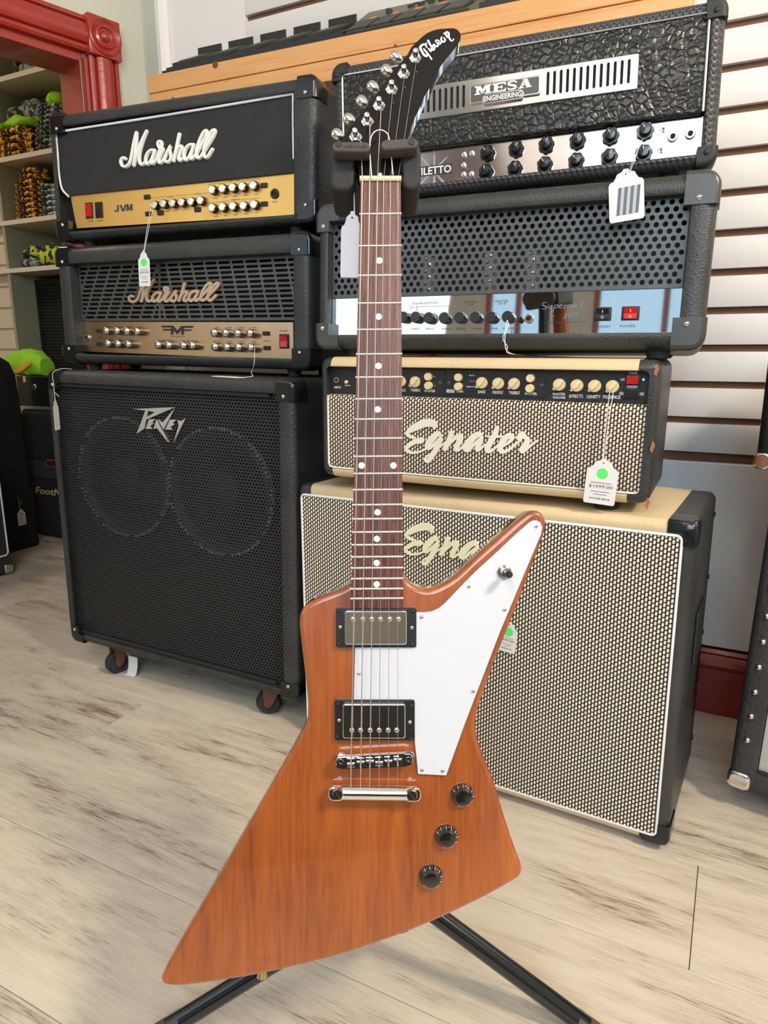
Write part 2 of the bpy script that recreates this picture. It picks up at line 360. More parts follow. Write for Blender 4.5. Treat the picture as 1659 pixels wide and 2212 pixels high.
# ------------------------------------------------------------------ the setting
def rq(px,py,q): return ROOM.p(px,py,q)
QW=1.775                                    # front of slat wall
def S(name,bm,m,parent=None,smooth=None):
    o=link(name,bm,m,parent,ROOM if parent is None else None,smooth)
    if parent is None: o['kind']='structure'
    return o
bm=B(); box(bm,-4.2,2.6,-3.6,3.6,-.06,-.0035); floor=S('floor',bm,PLDARK)
rows=[.705+.2365*k for k in range(-10,13)]
known={.705:[.62],.942:[-1.28,.018],1.178:[-1.955,-.655,.645]}
for k,q0 in enumerate(rows):
    off=None
    for kk,v in known.items():
        if abs(kk-q0)<.01: off=v[0]
    if off is None: off=[-.40,.35,-.9,.1,.75,-.15][k%6]
    s0=off-1.3*4
    while s0<2.55:
        a,b=max(s0,-4.15),min(s0+1.3,2.55); s0+=1.3
        if b-a<.05 or q0<-1.6 and b<-2.5: continue
        if q0>1.78 and a>-1.5: continue
        if q0<-1.2 : continue
        bm=B(); hw=(b-a)/2-.0006; hq=.2365/2-.0005
        box(bm,-hw,hw,-hq,hq,-.0035,0,.0006,1)
        o=link('plank',bm,PLANK,floor); o.location=((a+b)/2,q0+.2365/2,0)
bm=B(); box(bm,-4.15,2.55,-3.55,-1.2,-.0035,0); S('floor_sheet',bm,PLANK).name='floor_rear'
# back wall: board, slat panels with recessed grooves, plain left board, lower panel
wb=B(); box(wb,-1.76,2.6,1.80,1.90,0,2.75); wall_back=S('wall_back',wb,WALLP)
bm=B(); box(bm,-1.60,2.55,1.788,1.80,.17,2.72); link('groove_board',bm,GROOVE,wall_back)
z=.648
gz=.0155
tops=[.642+.0821*k for k in range(0,26)]
for k in range(len(tops)-1):
    z0,z1=tops[k]+gz/2,tops[k+1]-gz/2
    bm=B(); box(bm,-1.34,2.55,QW,1.789,z0,z1,.0015,2); link('slat_panel',bm,SLAT,wall_back,smooth=40)
bm=B(); box(bm,-1.615,-1.3405,QW,1.789,.66,2.7); link('end_board',bm,SLAT,wall_back)
bm=B(); box(bm,-1.60,2.55,QW-.006,1.789,.175,.627,.002,2); link('lower_panel',bm,_paint('white_panel_paint',(.72,.71,.71),.35,60,.0003,.03),wall_back)
bm=B(); loft(bm,[[(-1.665,QW+.012,zz),(-1.665,QW-.012,zz),(-1.655,QW-.02,zz),(-1.640,QW-.022,zz),(-1.628,QW-.016,zz),(-1.622,QW-.004,zz),(-1.612,QW-.004,zz),(-1.612,QW+.012,zz)] for zz in (.17,2.7)]); link('edge_moulding',bm,SLAT,wall_back,smooth=30)
# baseboard with ogee cap
prof=[(1.80,0),(1.762,0),(1.762,.118),(1.757,.124),(1.753,.132),(1.754,.143),(1.762,.150),(1.767,.154),(1.764,.160),(1.770,.168),(1.80,.168)]
bm=B(); loft(bm,[[(x,q,z) for q,z in prof] for x in (-1.75,2.5)]); S('baseboard_back',bm,REDB,smooth=25)
# left wall, slightly splayed, with the doorway
LA=R(15)
LW=Fr(ROOM.M@Vector((-1.752,1.80,0)),(ROOM.ey*-math.cos(LA)-ROOM.ex*math.sin(LA)),(ROOM.ey*math.sin(LA)-ROOM.ex*math.cos(LA)),(0,0,1))
# LW local x: from the corner towards the viewer, y: into the next room, z: up
LI=LW
def lw(px,py,d=0): return LI.p(px,py,d)
xc1=lw(258,160,-.02)[0]; xb0=lw(192,112,-.02)[0]; xin=lw(118,200,-.02)[0]
zb1=lw(225,120,-.03)[1]
zc_bot=lw(192,112,-.03)[1]; ztop=lw(188,26,-.03)[1]
jz=zc_bot-.02
bm=B(); box(bm,0,xb0+.02,.0,.12,0,2.75); box(bm,xb0+.02,3.2,0,.12,jz+.03,2.75); box(bm,1.35,5.4,0,.12,0,2.75)
o=link('wall_left',bm,WALLP,None,LW); o['kind']='structure'
tr=thing('trim_1',None,None,LW,kind='structure')
cw=xb0-xc1   # casing face width
def casing_prof(u,w):
    P=[]; 
    for t,h in ((0,.0),(0,.018),(.08,.022),(.13,.022),(.17,.014),(.20,.014),(.24,.024),(.38,.030),(.50,.031),(.62,.030),(.76,.024),(.80,.014),(.83,.014),(.87,.022),(.92,.022),(1,.018),(1,0)): P.append((u+w*t,-h))
    return P
bm=B(); pr=casing_prof(xc1,cw)
loft(bm,[[(x,y,z) for x,y in pr] for z in (0,zc_bot)]); link('side_casing',bm,REDW,tr,smooth=25)
bm=B(); hz0,hz1=zc_bot+.004,ztop-.006
pr=[(zz,y) for zz,y in casing_prof(hz0,hz1-hz0)]
loft(bm,[[(x,y,zz) for zz,y in pr] for x in (xb0,2.0)]); link('head_casing',bm,REDW,tr,smooth=25)
bm=B(); box(bm,xc1-.004,xb0+.004,-.036,0,zc_bot-.002,ztop,.003,2); blk=link('corner_block',bm,REDW,tr,smooth=30)
bm=B(); cx,cz=(xc1+xb0)/2,(zc_bot+ztop)/2
lathe(bm,[(.050,-.034),(.049,-.040),(.044,-.042),(.038,-.038),(.033,-.036),(.030,-.041),(.024,-.043),(.020,-.038),(.016,-.037),(.013,-.042),(.007,-.046),(.0003,-.047)],cx,cz,36); link('rosette',bm,REDW,blk,smooth=35)
bm=B(); box(bm,xb0-.012,xb0+.021,0,.135,0,jz+.03,.002); box(bm,xb0+.01,1.36,0,.135,jz,jz+.031); link('jamb',bm,REDW,tr)
bm=B(); box(bm,xb0+.001,xb0+.012,-.012,.0,0,zc_bot-.01,.002); link('inner_bead',bm,REDW,tr)
# other walls and ceiling close the shop so that polished faces have a room to reflect
bm=B(); box(bm,-4.2,2.6,-3.6,3.6,2.75,2.81); S('ceiling',bm,CEIL)
bm=B(); box(bm,2.55,2.63,-3.6,1.9,0,2.75); S('wall_right',bm,WALLW)
bm=B()
for a,b,c_,d in ((-4.2,-1.5,0,2.75),(-1.5,-.95,0,.7),(-1.5,-.95,2.3,2.75),(-.95,-.6,0,2.75),(-.6,.5,0,.5),(-.6,.5,2.2,2.75),(.5,2.6,0,2.75)): box(bm,a,b,-3.6,-3.5,c_,d)
S('wall_front',bm,WALLW)
for n_,(a,b,c_,d) in enumerate(((-1.5,-.95,.7,2.3),(-.6,.5,.5,2.2))):
    fo=thing('window_%d'%(n_+1),None,None,ROOM,kind='structure')
    bm=B()
    for q in (a,(a+b)/2-.02,b-.05): box(bm,q,q+.05,-3.58,-3.52,c_,d)
    for q in (c_,d-.05): box(bm,a,b,-3.58,-3.52,q,q+.05)
    link('window_frame',bm,REDW,fo)
    bm=B(); box(bm,a-.12,b+.12,-3.5,-3.46,d,d+.40,.01); link('head_casing',bm,REDW,fo)
bm=B(); box(bm,-4.2,-1.80,3.5,3.6,0,2.75); S('wall_far',bm,WALLW).name='wall_back_room'
bm=B(); box(bm,-4.25,-4.15,-3.6,3.6,0,2.75); S('wall_side_room',bm,WALLW)
bm=B(); box(bm,-.35,.75,-1.35,-.75,0,.55,.02,2); box(bm,-.38,.78,-1.38,-.72,.55,.58,.004,1); S('dark_reflection_block',bm,BLKM)  # added unseen black block, gives the chrome pickup covers something dark to mirror
bm=B(); box(bm,-1.80,-1.76,1.92,3.55,0,2.75); S('wall_right_room',bm,WALLP)
# ------------------------------------------------------------------ amplifiers: common pieces
FIT={'jvm':(-0.4977,1.7548,0.3700,0.7469,1.1610,1.4577,0.0444,-0.0031),'mode':(-0.5147,1.7397,0.4236,0.7670,0.8455,1.1407,0.0150,-0.0150),
'peavey':(-0.5424,1.6463,0.4609,0.7579,0.0818,0.8289,0.0043,-0.0161),'mesa':(0.2251,1.3514,0.3459,0.6855,1.1728,1.4228,0.0311,0.0220),
'super':(0.1894,1.2894,0.4148,0.7154,0.8844,1.1572,0.0486,-0.0036),'head':(0.1558,1.2625,0.4575,0.6381,0.6298,0.8677,-0.0039,-0.0044),
'cab':(0.1589,1.2669,0.5271,0.8033,0.0125,0.6052,0.0114,0.0106)}
FR={k:yawfr(v[0],v[1],v[4],v[2],v[6],v[7]) for k,v in FIT.items()}
HT={k:v[5]-v[4] for k,v in FIT.items()}
def shell(parent,w,h,d,x0,x1,z0,z1,rc,rf,m,recess,ri=.004,name='cabinet',back=BLKV):
    """box with rounded edges and a recessed front opening x0..x1, z0..z1"""
    bm=B(); X0,X1,Z0,Z1=-w/2,w/2,0,h; L=[rect(X0+rf,X1-rf,Z0+rf,Z1-rf,rc*.5,d),rect(X0,X1,Z0,Z1,rc,d-rf)]
    for k in range(6):
        a=R(90*k/5); e=rf*(1-math.cos(a)); L.append(rect(X0+e,X1-e,Z0+e,Z1-e,rc-e*.5,rf*(1-math.sin(a))))
    e=.004; L.append(rect(x0-e,x1+e,z0-e,z1+e,ri+e,0))
    L.append(rect(x0-e*.2,x1+e*.2,z0-e*.2,z1+e*.2,ri,.0015)); L.append(rect(x0,x1,z0,z1,ri,.006)); L.append(rect(x0,x1,z0,z1,ri,recess))
    loft(bm,L,True,False); o=link(name,bm,m,parent,smooth=50)
    bm=B(); loft(bm,[rect(x0,x1,z0,z1,ri,recess-.0005),rect(x0,x1,z0,z1,ri,recess+.004)]); link('baffle',bm,back,parent)
    return o
def corners(parent,w,h,tr_,size,m,which='LR',y1=.05,rc=.02,rv=True,depth=None,rivm=None):
    """plastic corner caps over the four front corners (tr_: rim widths l,r,t,b)"""
    l,r,t,b=tr_; out=.0025; e=.009
    for sx in (-1,1):
        for sg in (-1,1):
            wx=(r if sx>0 else l)-.001; wz=(t if sg>0 else b)-.001
            ox=sx*(w/2+out); oz=(h+out) if sg>0 else -out; ix,iz=ox-sx*(size+out),oz-sg*(size+out)
            P=[(ix,oz)]+[(ox-sx*rc*(1-math.sin(R(a))),oz-sg*rc*(1-math.cos(R(a)))) for a in range(0,91,15)]+[(ox,iz)]
            if size<=wx or size<=wz: P.append((ix,iz))
            else: jx,jz=ox-sx*(wx+out),oz-sg*(wz+out); P+=[(jx,iz),(jx,jz),(ix,jz)]
            def lp(ins,y):
                o=[]
                for x,z in P:
                    dx=max(0,1-abs(x-ox)/.02); dz=max(0,1-abs(z-oz)/.02); o.append((x-sx*ins*dx,y,z-sg*ins*dz))
                return o
            L=[lp(0,y1)]
            for k in range(5):
                a=R(90*k/4); L.append(lp(e*(1-math.cos(a)),-out+e*(1-math.sin(a))))
            bm=B(); loft(bm,L); c=link('corner_cap',bm,m,parent,smooth=50)
            if rv:
                bm=B(); lathe(bm,[(.0046,0),(.0044,-.0012),(.0025,-.0022),(.0002,-.0026)],ox-sx*(min(wx,size)*.62),iz+sg*.010,12,-out); link('rivet',bm,rivm or RIVET,c,smooth=60)
def feet(parent,fr,w,d,key_below,r=.017,ins=.07,y0=.045,m=None,fixed=None,floor_=False,only=None):
    for sx in (-1,1):
        for yy in (y0,d-.05):
            x=sx*(w/2-ins); P=fr.M@Vector((x,yy,0))
            if floor_: t=P.z
            else:
                f=FR[key_below]; hb=HT[key_below]; A=f.M@Vector((0,0,hb)); nn=f.ez; t=(P-A).dot(nn)/nn.z
            t=max(t,.006); bm=B(); zcyl(bm,x,yy,r*.86,-t+.0005,.001,16,r); zcyl(bm,x,yy,r,-.4*t,.001,16)
            link('foot',bm,m or RUB,parent,smooth=40)
def piping(parent,pts,y,r,m=WPIP,closed=False,name='piping'):
    bm=B(); tube(bm,[(x,y,z) for x,z in pts],r,6,closed); return link(name,bm,m,parent,smooth=60)
def rocker(parent,x0,x1,z0,z1,y,mb,mr,name='rocker_switch',label=None,marks=True):
    bm=B(); box(bm,x0,x1,y-.003,y,z0,z1,.0012,2); o=link(name,bm,mb,parent,smooth=40)
    if label: o['label']=label
    bm=B(); i=(x1-x0)*.14; zm=(z0+z1)/2; j=(z1-z0)*.12
    v=[(x0+i,y-.0065,z1-j),(x1-i,y-.0065,z1-j),(x1-i,y-.0035,zm),(x0+i,y-.0035,zm),(x1-i,y-.0045,z0+j),(x0+i,y-.0045,z0+j)]
    V=[bm.verts.new(p) for p in v]; W=[bm.verts.new((p[0],y-.001,p[2])) for p in v]
    bm.faces.new((V[0],V[1],V[2],V[3])); bm.faces.new((V[3],V[2],V[4],V[5])); bm.faces.new((V[0],W[0],W[1],V[1])); bm.faces.new((V[5],V[4],W[4],W[5])); bm.faces.new((V[1],W[1],W[4],V[4],V[2])); bm.faces.new((V[0],V[3],V[5],W[5],W[0]))
    link('rocker',bm,mr,o)
    if marks:
        bm=B(); cx=(x0+x1)/2; box(bm,cx-.0005,cx+.0005,y-.0056,y-.004,zm+.002,zm+.006)
        tube(bm,[(cx+.002*math.cos(a*math.pi/6),y-.0047,zm-.0055+.0022*math.sin(a*math.pi/6)) for a in range(12)],.0004,4,True); link('marks',bm,WINK,o)
    return o
def jack(parent,x,z,r,y,m=BLKP,inner=BLKV):
    bm=B(); lathe(bm,[(r,0),(r,-.003),(r*.85,-.005),(r*.55,-.005),(r*.5,-.001),(.0002,-.001)],x,z,12,y); o=link('jack_socket',bm,m,parent,smooth=35)
    bm=B(); cyl(bm,x,z,r*.46,y-.0048,y-.001,12); link('socket_hole',bm,inner,o); return o
def quadpanel(bm,P,y0,y1): poly(bm,P,y0,y1)
def fixq(fr,pts,d=0): return [fr.p(x,y,d) for x,y in pts]
def off(pts,ox,oy,s): return [(ox+p[0]/s,oy+p[1]/s) for p in pts]
# ------------------------------------------------------------------ logos as brush strokes
MJ=[ # pixel strokes of the script word, in a 7.213x crop at (250,270)
[(150,525),(112,510),(78,555),(88,620),(130,650),(185,630),(225,560),(252,440),(285,260),(320,118)],
[(320,118),(318,220),(308,400),(295,540),(278,630)],[(278,630),(310,520),(350,380),(410,240),(480,95)],
[(480,95),(420,240),(375,400),(362,520),(378,600),(410,618),(445,590)],
[(605,395),(545,395),(490,450),(462,540),(478,605),(515,600),(560,530),(610,395)],[(610,395),(575,510),(560,590),(585,598),(630,550)],
[(630,550),(668,440),(695,370),(715,290),(690,255),(658,275),(665,330),(695,372),(735,372),(705,450),(668,540),(682,590),(722,575),(762,510)],
[(762,510),(815,400),(858,322),(835,380),(858,470),(850,540),(805,580),(762,555)],
[(990,142),(965,260),(930,430),(902,560)],[(925,460),(970,360),(1015,328),(1030,370),(995,460),(980,530),(1005,555),(1052,515)],
[(1215,308),(1150,310),(1090,370),(1062,465),(1080,540),(1120,530),(1175,430),(1218,308)],[(1218,308),(1180,430),(1163,510),(1188,530),(1232,488)],
[(1232,488),(1300,370),(1390,220),(1420,120),(1405,88),(1360,130),(1300,260),(1260,400),(1260,490),(1290,518),(1332,488)],
[(1332,488),(1400,370),(1500,210),(1545,110),(1535,78),(1490,110),(1425,240),(1378,370),(1372,465),(1402,508),(1445,480),(1505,378)]]
def strokes_obj(name,parent,S_,y,th,w,m,rnd,label=None):
    bm=B()
    for i,s in enumerate(S_): stroke(bm,s,y-i*(.00004 if rnd else .00001),th,w,5,rnd)
    o=link(name,bm,m,parent,smooth=40 if rnd else None)
    if label: o['label']=label
    return o
def remap(S_,bb):
    xs=[p[0] for s in S_ for p in s]; zs=[p[1] for s in S_ for p in s]; a,b,c,d=min(xs),max(xs),min(zs),max(zs)
    return [[((p[0]-a)/(b-a)*(bb[1]-bb[0])+bb[0],(p[1]-c)/(d-c)*(bb[3]-bb[2])+bb[2])+tuple(p[2:]) for p in s] for s in S_]
# ------------------------------------------------------------------ head with white piping and gold panel
f=FR['jvm']; W_,H_,D_=.7469,HT['jvm'],.20
t=thing('guitar_amplifier_head','black amp head with white piping and gold control panel, top of the left stack','amplifier',f)
jv=t
x0=f.p(125,700)[0]

x0=min(f.p(120.5,286,.009)[0],f.p(129,379,.009)[0])-.003; x1=max(f.p(634,200,.009)[0],f.p(635,340,.009)[0])+.003; zT=max(f.p(120,286)[1],f.p(633,201)[1])+.003; zB=f.p(400,484)[1]
shell(t,W_,H_,D_,x0,x1,zB,zT,.016,.018,TOLEX,.03,.003)
corners(t,W_,H_,(.05,.05,.045,.04),.045,BLKP)
feet(t,f,W_,D_,'mode')
# cloth panel, chamfered at the lower left, and gold panel
g=lambda P,d=0:[f.p(100+x/2.676,140+y/2.676,d) for x,y in P]
cp=g([(62,392),(1427,164),(1432,622),(134,755),(96,722),(78,640)],.012)
bm=B(); poly(bm,cp,.012,.020); link('grille_cloth',bm,JCLOTH,t)
piping(t,catmull(g([(1431,545),(1427,350),(1427,168)],.009),4)+catmull(g([(1427,168),(700,290),(55,390)],.009),4)+catmull(g([(55,390),(62,470),(68,560),(76,650),(92,720),(130,762)],.009),5),.009,.0029)
gp=g([(140,757),(1434,624),(1442,866),(176,945)],.018)
bm=B(); poly(bm,gp,.018,.022); link('control_panel',bm,GOLD,t)
S_=[[f.p(250+x/7.213,270+y/7.213,.008) for x,y in s] for s in MJ]; MJL=S_
strokes_obj('script_logo',t,S_,.012,.007,.0078,LOGOW,True,'raised white script wordmark')
PY=.018
for x,y in [(620,808),(672,800),(725,797),(778,792),(833,788),(887,782),(955,720),(1015,713),(1073,707),(1130,702),(1193,695),(955,825),(1015,820),(1075,815),(1137,812),(1197,805)]:
    a=g([(x,y)],PY-.014)[0]
    bm=B(); lathe(bm,[(.0108,0),(.0105,-.010),(.0098,-.012)],a[0],a[1],18,PY); k=link('knob',bm,BLKP,t,smooth=40)
    bm=B(); lathe(bm,[(.0096,-.0115),(.0094,-.0145),(.0082,-.0155),(.0076,-.0150),(.0002,-.0152)],a[0],a[1],18,PY); link('knob_cap',bm,mat('knob_cap_metal',(.82,.74,.60),.22,1),k,smooth=40)
for x,y in [(585,765),(593,862),(662,857),(877,838),(1260,698),(1262,805)]:
    a=g([(x,y)],PY)[0]; bm=B(); rbox(bm,a[0]-.0085,a[0]+.0085,a[1]-.005,a[1]+.005,.001,PY-.004,PY,.001); o=link('push_button',bm,BLKM,t)
a=g([(1322,746)],PY)[0]; jack(t,a[0],a[1],.011,PY)
for (x,y),mm,lb in (((250,843),RED,'lit red rocker switch'),((307,840),BLKP,'black rocker switch')):
    a=g([(x,y)],PY)[0]; rocker(t,a[0]-.0115,a[0]+.0115,a[1]-.019,a[1]+.019,PY,BLKM,mm,label=lb,marks=False)
def txt(bm,fr,s,px0,py0,px1,py1,y,d=None,bold=0,shear=0,th=.0003,hh=None):
    """lettering from the bottom-left pixel (px0,py0) to the bottom-right pixel (px1,py1)"""
    a=fr.p(px0,py0,y if d is None else d); b=fr.p(px1,py1,y if d is None else d); z=(a[1]+b[1])/2
    text(bm,s,a[0],b[0],z,z+hh,y,th,shear,0,bold,b[1]-a[1])
G=lambda x,y:(100+x/2.676,140+y/2.676)
bm=B(); JQ=lambda P:poly(bm,[f.p(*G(393+x*10.4,852-x*1.0-y*3.9),PY) for x,y in P],PY-.0003,PY)
for P in ([(1.5,10),(2.6,10),(2.6,3),(1.5,3)],[(1.5,3),(2.6,3),(2.6,1.2),(1.9,0),(.7,0),(0,1.2),(0,3),(1.0,3),(1.0,2),(1.5,2)],[(3.0,10),(4.1,10),(5.0,3.2),(4.9,0),(4.3,0)],[(5.9,10),(7,10),(5.7,0),(4.9,0),(5.0,3.2)],
          [(6.6,0),(7.6,0),(7.9,6),(7.7,10),(7.0,10)],[(7.0,10),(7.9,10),(8.5,4),(8.5,0),(8.2,0),(7.4,6)],[(10,10),(9.1,10),(8.5,4),(8.5,0),(8.8,0),(9.6,6)],[(10.4,0),(9.4,0),(9.1,6),(9.3,10),(10,10)]): JQ(P)
link('panel_logo',bm,mat('dark_blue_ink',(.04,.045,.06),.5),t)
bm=B()
for s,a,b,h in (('MASTER',(700,768),(738,765),.0028),('REVERB',(862,751),(895,748),.0028),('CLEAN / CRUNCH',(1052,677),(1125,671),.0030),('OVERDRIVE',(1068,786),(1118,782),.0030),('INPUT',(1308,797),(1338,795),.003),('POWER',(243,908),(272,906),.003),('STANDBY',(292,906),(330,903),.003),
  ('VOLUME',(962,775),(990,773),.0022),('BASS',(1025,768),(1045,766),.0022),('MIDDLE',(1080,763),(1105,761),.0022),('TREBLE',(1138,757),(1165,755),.0022),('GAIN',(1203,752),(1222,750),.0022),('VOLUME',(965,880),(993,878),.0022),('BASS',(1028,874),(1048,872),.0022),('MIDDLE',(1083,870),(1108,868),.0022),('TREBLE',(1142,864),(1168,862),.0022),('GAIN',(1206,858),(1226,856),.0022),
  ('PRESENCE',(635,853),(668,851),.0022),('RESONANCE',(683,851),(715,848),.0022),('MASTER 1',(733,846),(762,843),.0022),('MASTER 2',(790,840),(818,837),.0022)):
    txt(bm,f,s,*G(*a),*G(*b),PY,hh=h)
for a,b in (((600,770),(695,762)),((745,757),(815,751)),((828,750),(858,748)),((898,744),(935,741)),((935,693),(1045,680)),((1130,671),(1235,657)),((935,797),(1062,788)),((1122,782),(1235,767))):
    p=f.p(*G(*a),PY); q=f.p(*G(*b),PY); box(bm,p[0],q[0],PY-.0003,PY,(p[1]+q[1])/2-.0003,(p[1]+q[1])/2+.0003)
link('panel_lettering',bm,INK,t)
# ------------------------------------------------------------------ head with slotted grille and bronze panel
f=FR['mode']; W_,H_,D_=.7670,HT['mode'],.24
t=thing('guitar_amplifier_head','black amp head with slotted grille, tan script logo and bronze panel, middle of left stack','amplifier',f)
G=lambda x,y:(100+x/2.765,480+y/2.765)
x0=f.p(*G(146,400))[0]; x1=f.p(*G(1474,400))[0]; zT=f.p(*G(800,215))[1]; zB=f.p(*G(800,800))[1]
shell(t,W_,H_,D_,x0,x1,zB,zT,.022,.020,TOLEX2,.05,.003)
corners(t,W_,H_,(.055,.055,.045,.030),.048,BLKP,rc=.024)
feet(t,f,W_,D_,'peavey')
GY=.030
gx0,gx1=x0+.001,x1-.001; gz0=f.p(*G(800,588),GY)[1]; gz1=zT-.0005
pit=.0385; rowh=.0111; nr=int((gz1-gz0-.006)/rowh)
bm=B(); cxm=f.p(*G(660,400),GY)[0]
def slot(bm,xa,xb,za,zb,y,th,m0=.0022,mz=.0024):
    """one cell of the grille: plate round a slot with rounded ends"""
    ix0,ix1,iz0,iz1=xa+m0,xb-m0,za+mz,zb-mz
    if ix1-ix0<.008:
        bm.faces.new([bm.verts.new(p) for p in ((xa,y,za),(xb,y,za),(xb,y,zb),(xa,y,zb))]); return
    r=(iz1-iz0)/2; I=[]
    for cx,cz,a0 in ((ix1-r,iz1-r,0),(ix0+r,iz1-r,90),(ix0+r,iz0+r,180),(ix1-r,iz0+r,270)):
        for k in range(3): a=R(a0+45*k); I.append((cx+r*math.cos(a),cz+r*math.sin(a)))
    O=[(xb,(za+zb)/2),(xb,zb),(ix1-r,zb),(ix0+r,zb),(xa,zb),(xa,(za+zb)/2),(xa,(za+zb)/2),(xa,za),(ix0+r,za),(ix1-r,za),(xb,za),(xb,(za+zb)/2)]
    vo=[bm.verts.new((p[0],y,p[1])) for p in O]; vi=[bm.verts.new((p[0],y,p[1])) for p in I]; vk=[bm.verts.new((p[0],y+th,p[1])) for p in I]
    for q in range(12):
        r_=(q+1)%12
        bm.faces.new((vo[q],vo[r_],vi[r_],vi[q])); bm.faces.new((vi[q],vi[r_],vk[r_],vk[q]))
for j in range(nr):
    za=gz0+.004+j*rowh; sh=(nr-j)*.0042
    # slots left of the seam lean one way, right of it the other
    seamL=cxm+.012-sh*.15; e=gx0-((sh*1.0)%pit)
    x=gx0; k=0
    cuts=[gx0]
    v=gx0+pit-(sh*1.35)%pit
    while v<seamL-.006: cuts.append(v); v+=pit
    cuts.append(seamL); 
    v=seamL+(pit-((nr-j)*-.0030)%pit)
    u=[v2 for v2 in [seamL+((nr-j)*.0030+.5*pit)%pit+pit*i for i in range(40)] if v2<gx1-.004]
    cuts+= [q for q in u if q>seamL+.006]; cuts.append(gx1)
    for a,b in zip(cuts,cuts[1:]): slot(bm,a,b,za,za+rowh,GY,.003)
for a,b in ((gz0,gz0+.004),(gz0+.004+nr*rowh,gz1)): bm.faces.new([bm.verts.new(p) for p in ((gx0,GY,a),(gx1,GY,a),(gx1,GY,b),(gx0,GY,b))])
gr=link('slotted_grille',bm,mat('grey_grille_metal',(.085,.083,.078),.38,.3),t)
bm=B(); poly(bm,[f.p(*G(*p),.028) for p in ((183,594),(1474,598),(1478,824),(190,770))],.028,.032); link('control_panel',bm,BRONZE,t)
PY=.028
bb=[f.p(270+55/7.54,590+475/7.54,GY-.006),f.p(270+1500/7.54,590+62/7.54,GY-.006)]
S_=remap(MJL,(bb[0][0]+.003,f.p(270+1540/7.54,620,GY-.006)[0]-.003,f.p(380,590+470/7.54,GY-.006)[1]+.002,f.p(470,590+62/7.54,GY-.006)[1]-.002))
xa=S_[0][0][0]; 
# remove the slant that the first logo carries because its amp stands at another angle
def deskew(Sx):
    xs=[p[0] for s in Sx for p in s]; x_=min(xs); L=max(xs)-x_
    return Sx
strokes_obj('script_logo',t,S_,GY-.001,.006,.0068,TAN,False,'flat tan script wordmark')
for x,y in [(355,648),(418,648),(478,650),(540,652),(365,725),(425,727),(487,730),(665,733),(728,735),(815,737),(870,737),(1000,660),(1068,662),(1140,664),(1215,664),(1005,745),(1075,747),(1145,748),(1220,750)]:
    a=f.p(*G(x,y),PY-.018); bm=B(); lathe(bm,[(.0108,0),(.0104,-.0165)],a[0],a[1],18,PY); k=link('knob',bm,mat('smoke_chrome',(.20,.17,.14),.22,.9),t,smooth=40)
    bm=B(); lathe(bm,[(.0104,-.0165),(.0094,-.0195),(.006,-.0215),(.0002,-.0222)],a[0],a[1],18,PY); link('knob_cap',bm,CHROME,k,smooth=60)
for x,y in [(318,650),(322,728),(1315,665),(1320,752)]:
    a=f.p(*G(x,y),PY); bm=B(); rbox(bm,a[0]-.008,a[0]+.008,a[1]-.0048,a[1]+.0048,.001,PY-.005,PY,.001); link('push_button',bm,BLKM,t)
a=f.p(*G(247,690),PY); jack(t,a[0],a[1],.0095,PY,STEEL)
a=f.p(*G(1422,712),PY); rocker(t,a[0]-.0125,a[0]+.0125,a[1]-.0165,a[1]+.0165,PY,BLKM,RED,label='glowing red power rocker',marks=False)
bm=B(); lg=lambda P:[f.p(*G(x,y),PY) for x,y in P]
poly(bm,lg([(687,617),(760,617),(783,648),(806,619),(880,620),(876,632),(822,632),(822,640),(868,640),(864,650),(822,650),(822,672),(806,672),(806,645),(783,672),(760,645),(760,671),(744,671),(744,648),(700,648),(696,637),(744,637),(744,630),(690,629)]),PY-.0006,PY)
txt(bm,f,'MODEFOUR',*G(742,685),*G(828,686),PY,hh=.003)
link('panel_logo',bm,INK,t)
bm=B()
for s,a,b,h in (('INPUT',(232,667),(262,667),.0026),('GAIN',(367,627),(385,627),.0024),('VOLUME',(420,627),(450,627),.0024),('REVERB',(482,627),(512,627),.0024),('FX LEVEL',(541,627),(578,627),.0024),('BASS',(372,702),(392,702),.0024),('MIDDLE',(430,702),(456,702),.0024),('TREBLE',(490,702),(518,702),.0024),('AMP 1',(305,693),(340,693),.0028),
 ('RESONANCE PRESENCE',(665,709),(762,709),.0026),('SOLO LEVEL MASTER',(808,710),(907,711),.0026),('GAIN',(1008,632),(1028,632),.0024),('VOLUME',(1072,632),(1108,632),.0024),('REVERB',(1146,633),(1182,633),.0024),('FX LEVEL',(1218,633),(1260,633),.0024),('TONE MATRIX',(995,715),(1050,715),.0024),('BASS',(1083,716),(1106,716),.0024),('MIDDLE',(1152,716),(1185,717),.0024),('TREBLE',(1226,717),(1256,717),.0024),('AMP 2',(1298,713),(1343,713),.003),('POWER',(1396,655),(1441,655),.0042)):
    txt(bm,f,s,*G(*a),*G(*b),PY,hh=h)
link('panel_lettering',bm,INK,t)
# ------------------------------------------------------------------ speaker cabinet with perforated steel grille
f=FR['peavey']; W_,H_,D_=.7579,HT['peavey'],.33
t=thing('speaker_cabinet','black speaker cabinet on casters with perforated grille, two speaker rings and angular silver logo','speaker cabinet',f)
x0=f.p(122,1000)[0]; x1=f.p(607,1200)[0]; zT=f.p(400,841)[1]; zB=f.p(400,1433)[1]
shell(t,W_,H_,D_,x0,x1,zB,zT,.020,.018,TOLEX3,.055,.003)
corners(t,W_,H_,(.033,.046,.033,.025),.046,BLKP,rc=.022,rivm=STEEL)
PVM=mat('perforated_steel_black',(.045,.045,.047),.38,.4)
bm=B(); GY=.016; L_=[]
pu,pv=.0087,.0075
def hexh(cx,cz,pu,pv):
    r=.0033; return [(cx+r*math.cos(R(-45+45*q)),cz+r*1.0*math.sin(R(-45+45*q))) for q in range(8)]
grid_plate(bm,x0+.001,x1-.001,zB+.001,zT-.001,GY,.0012,pu,pv,hexh,8)
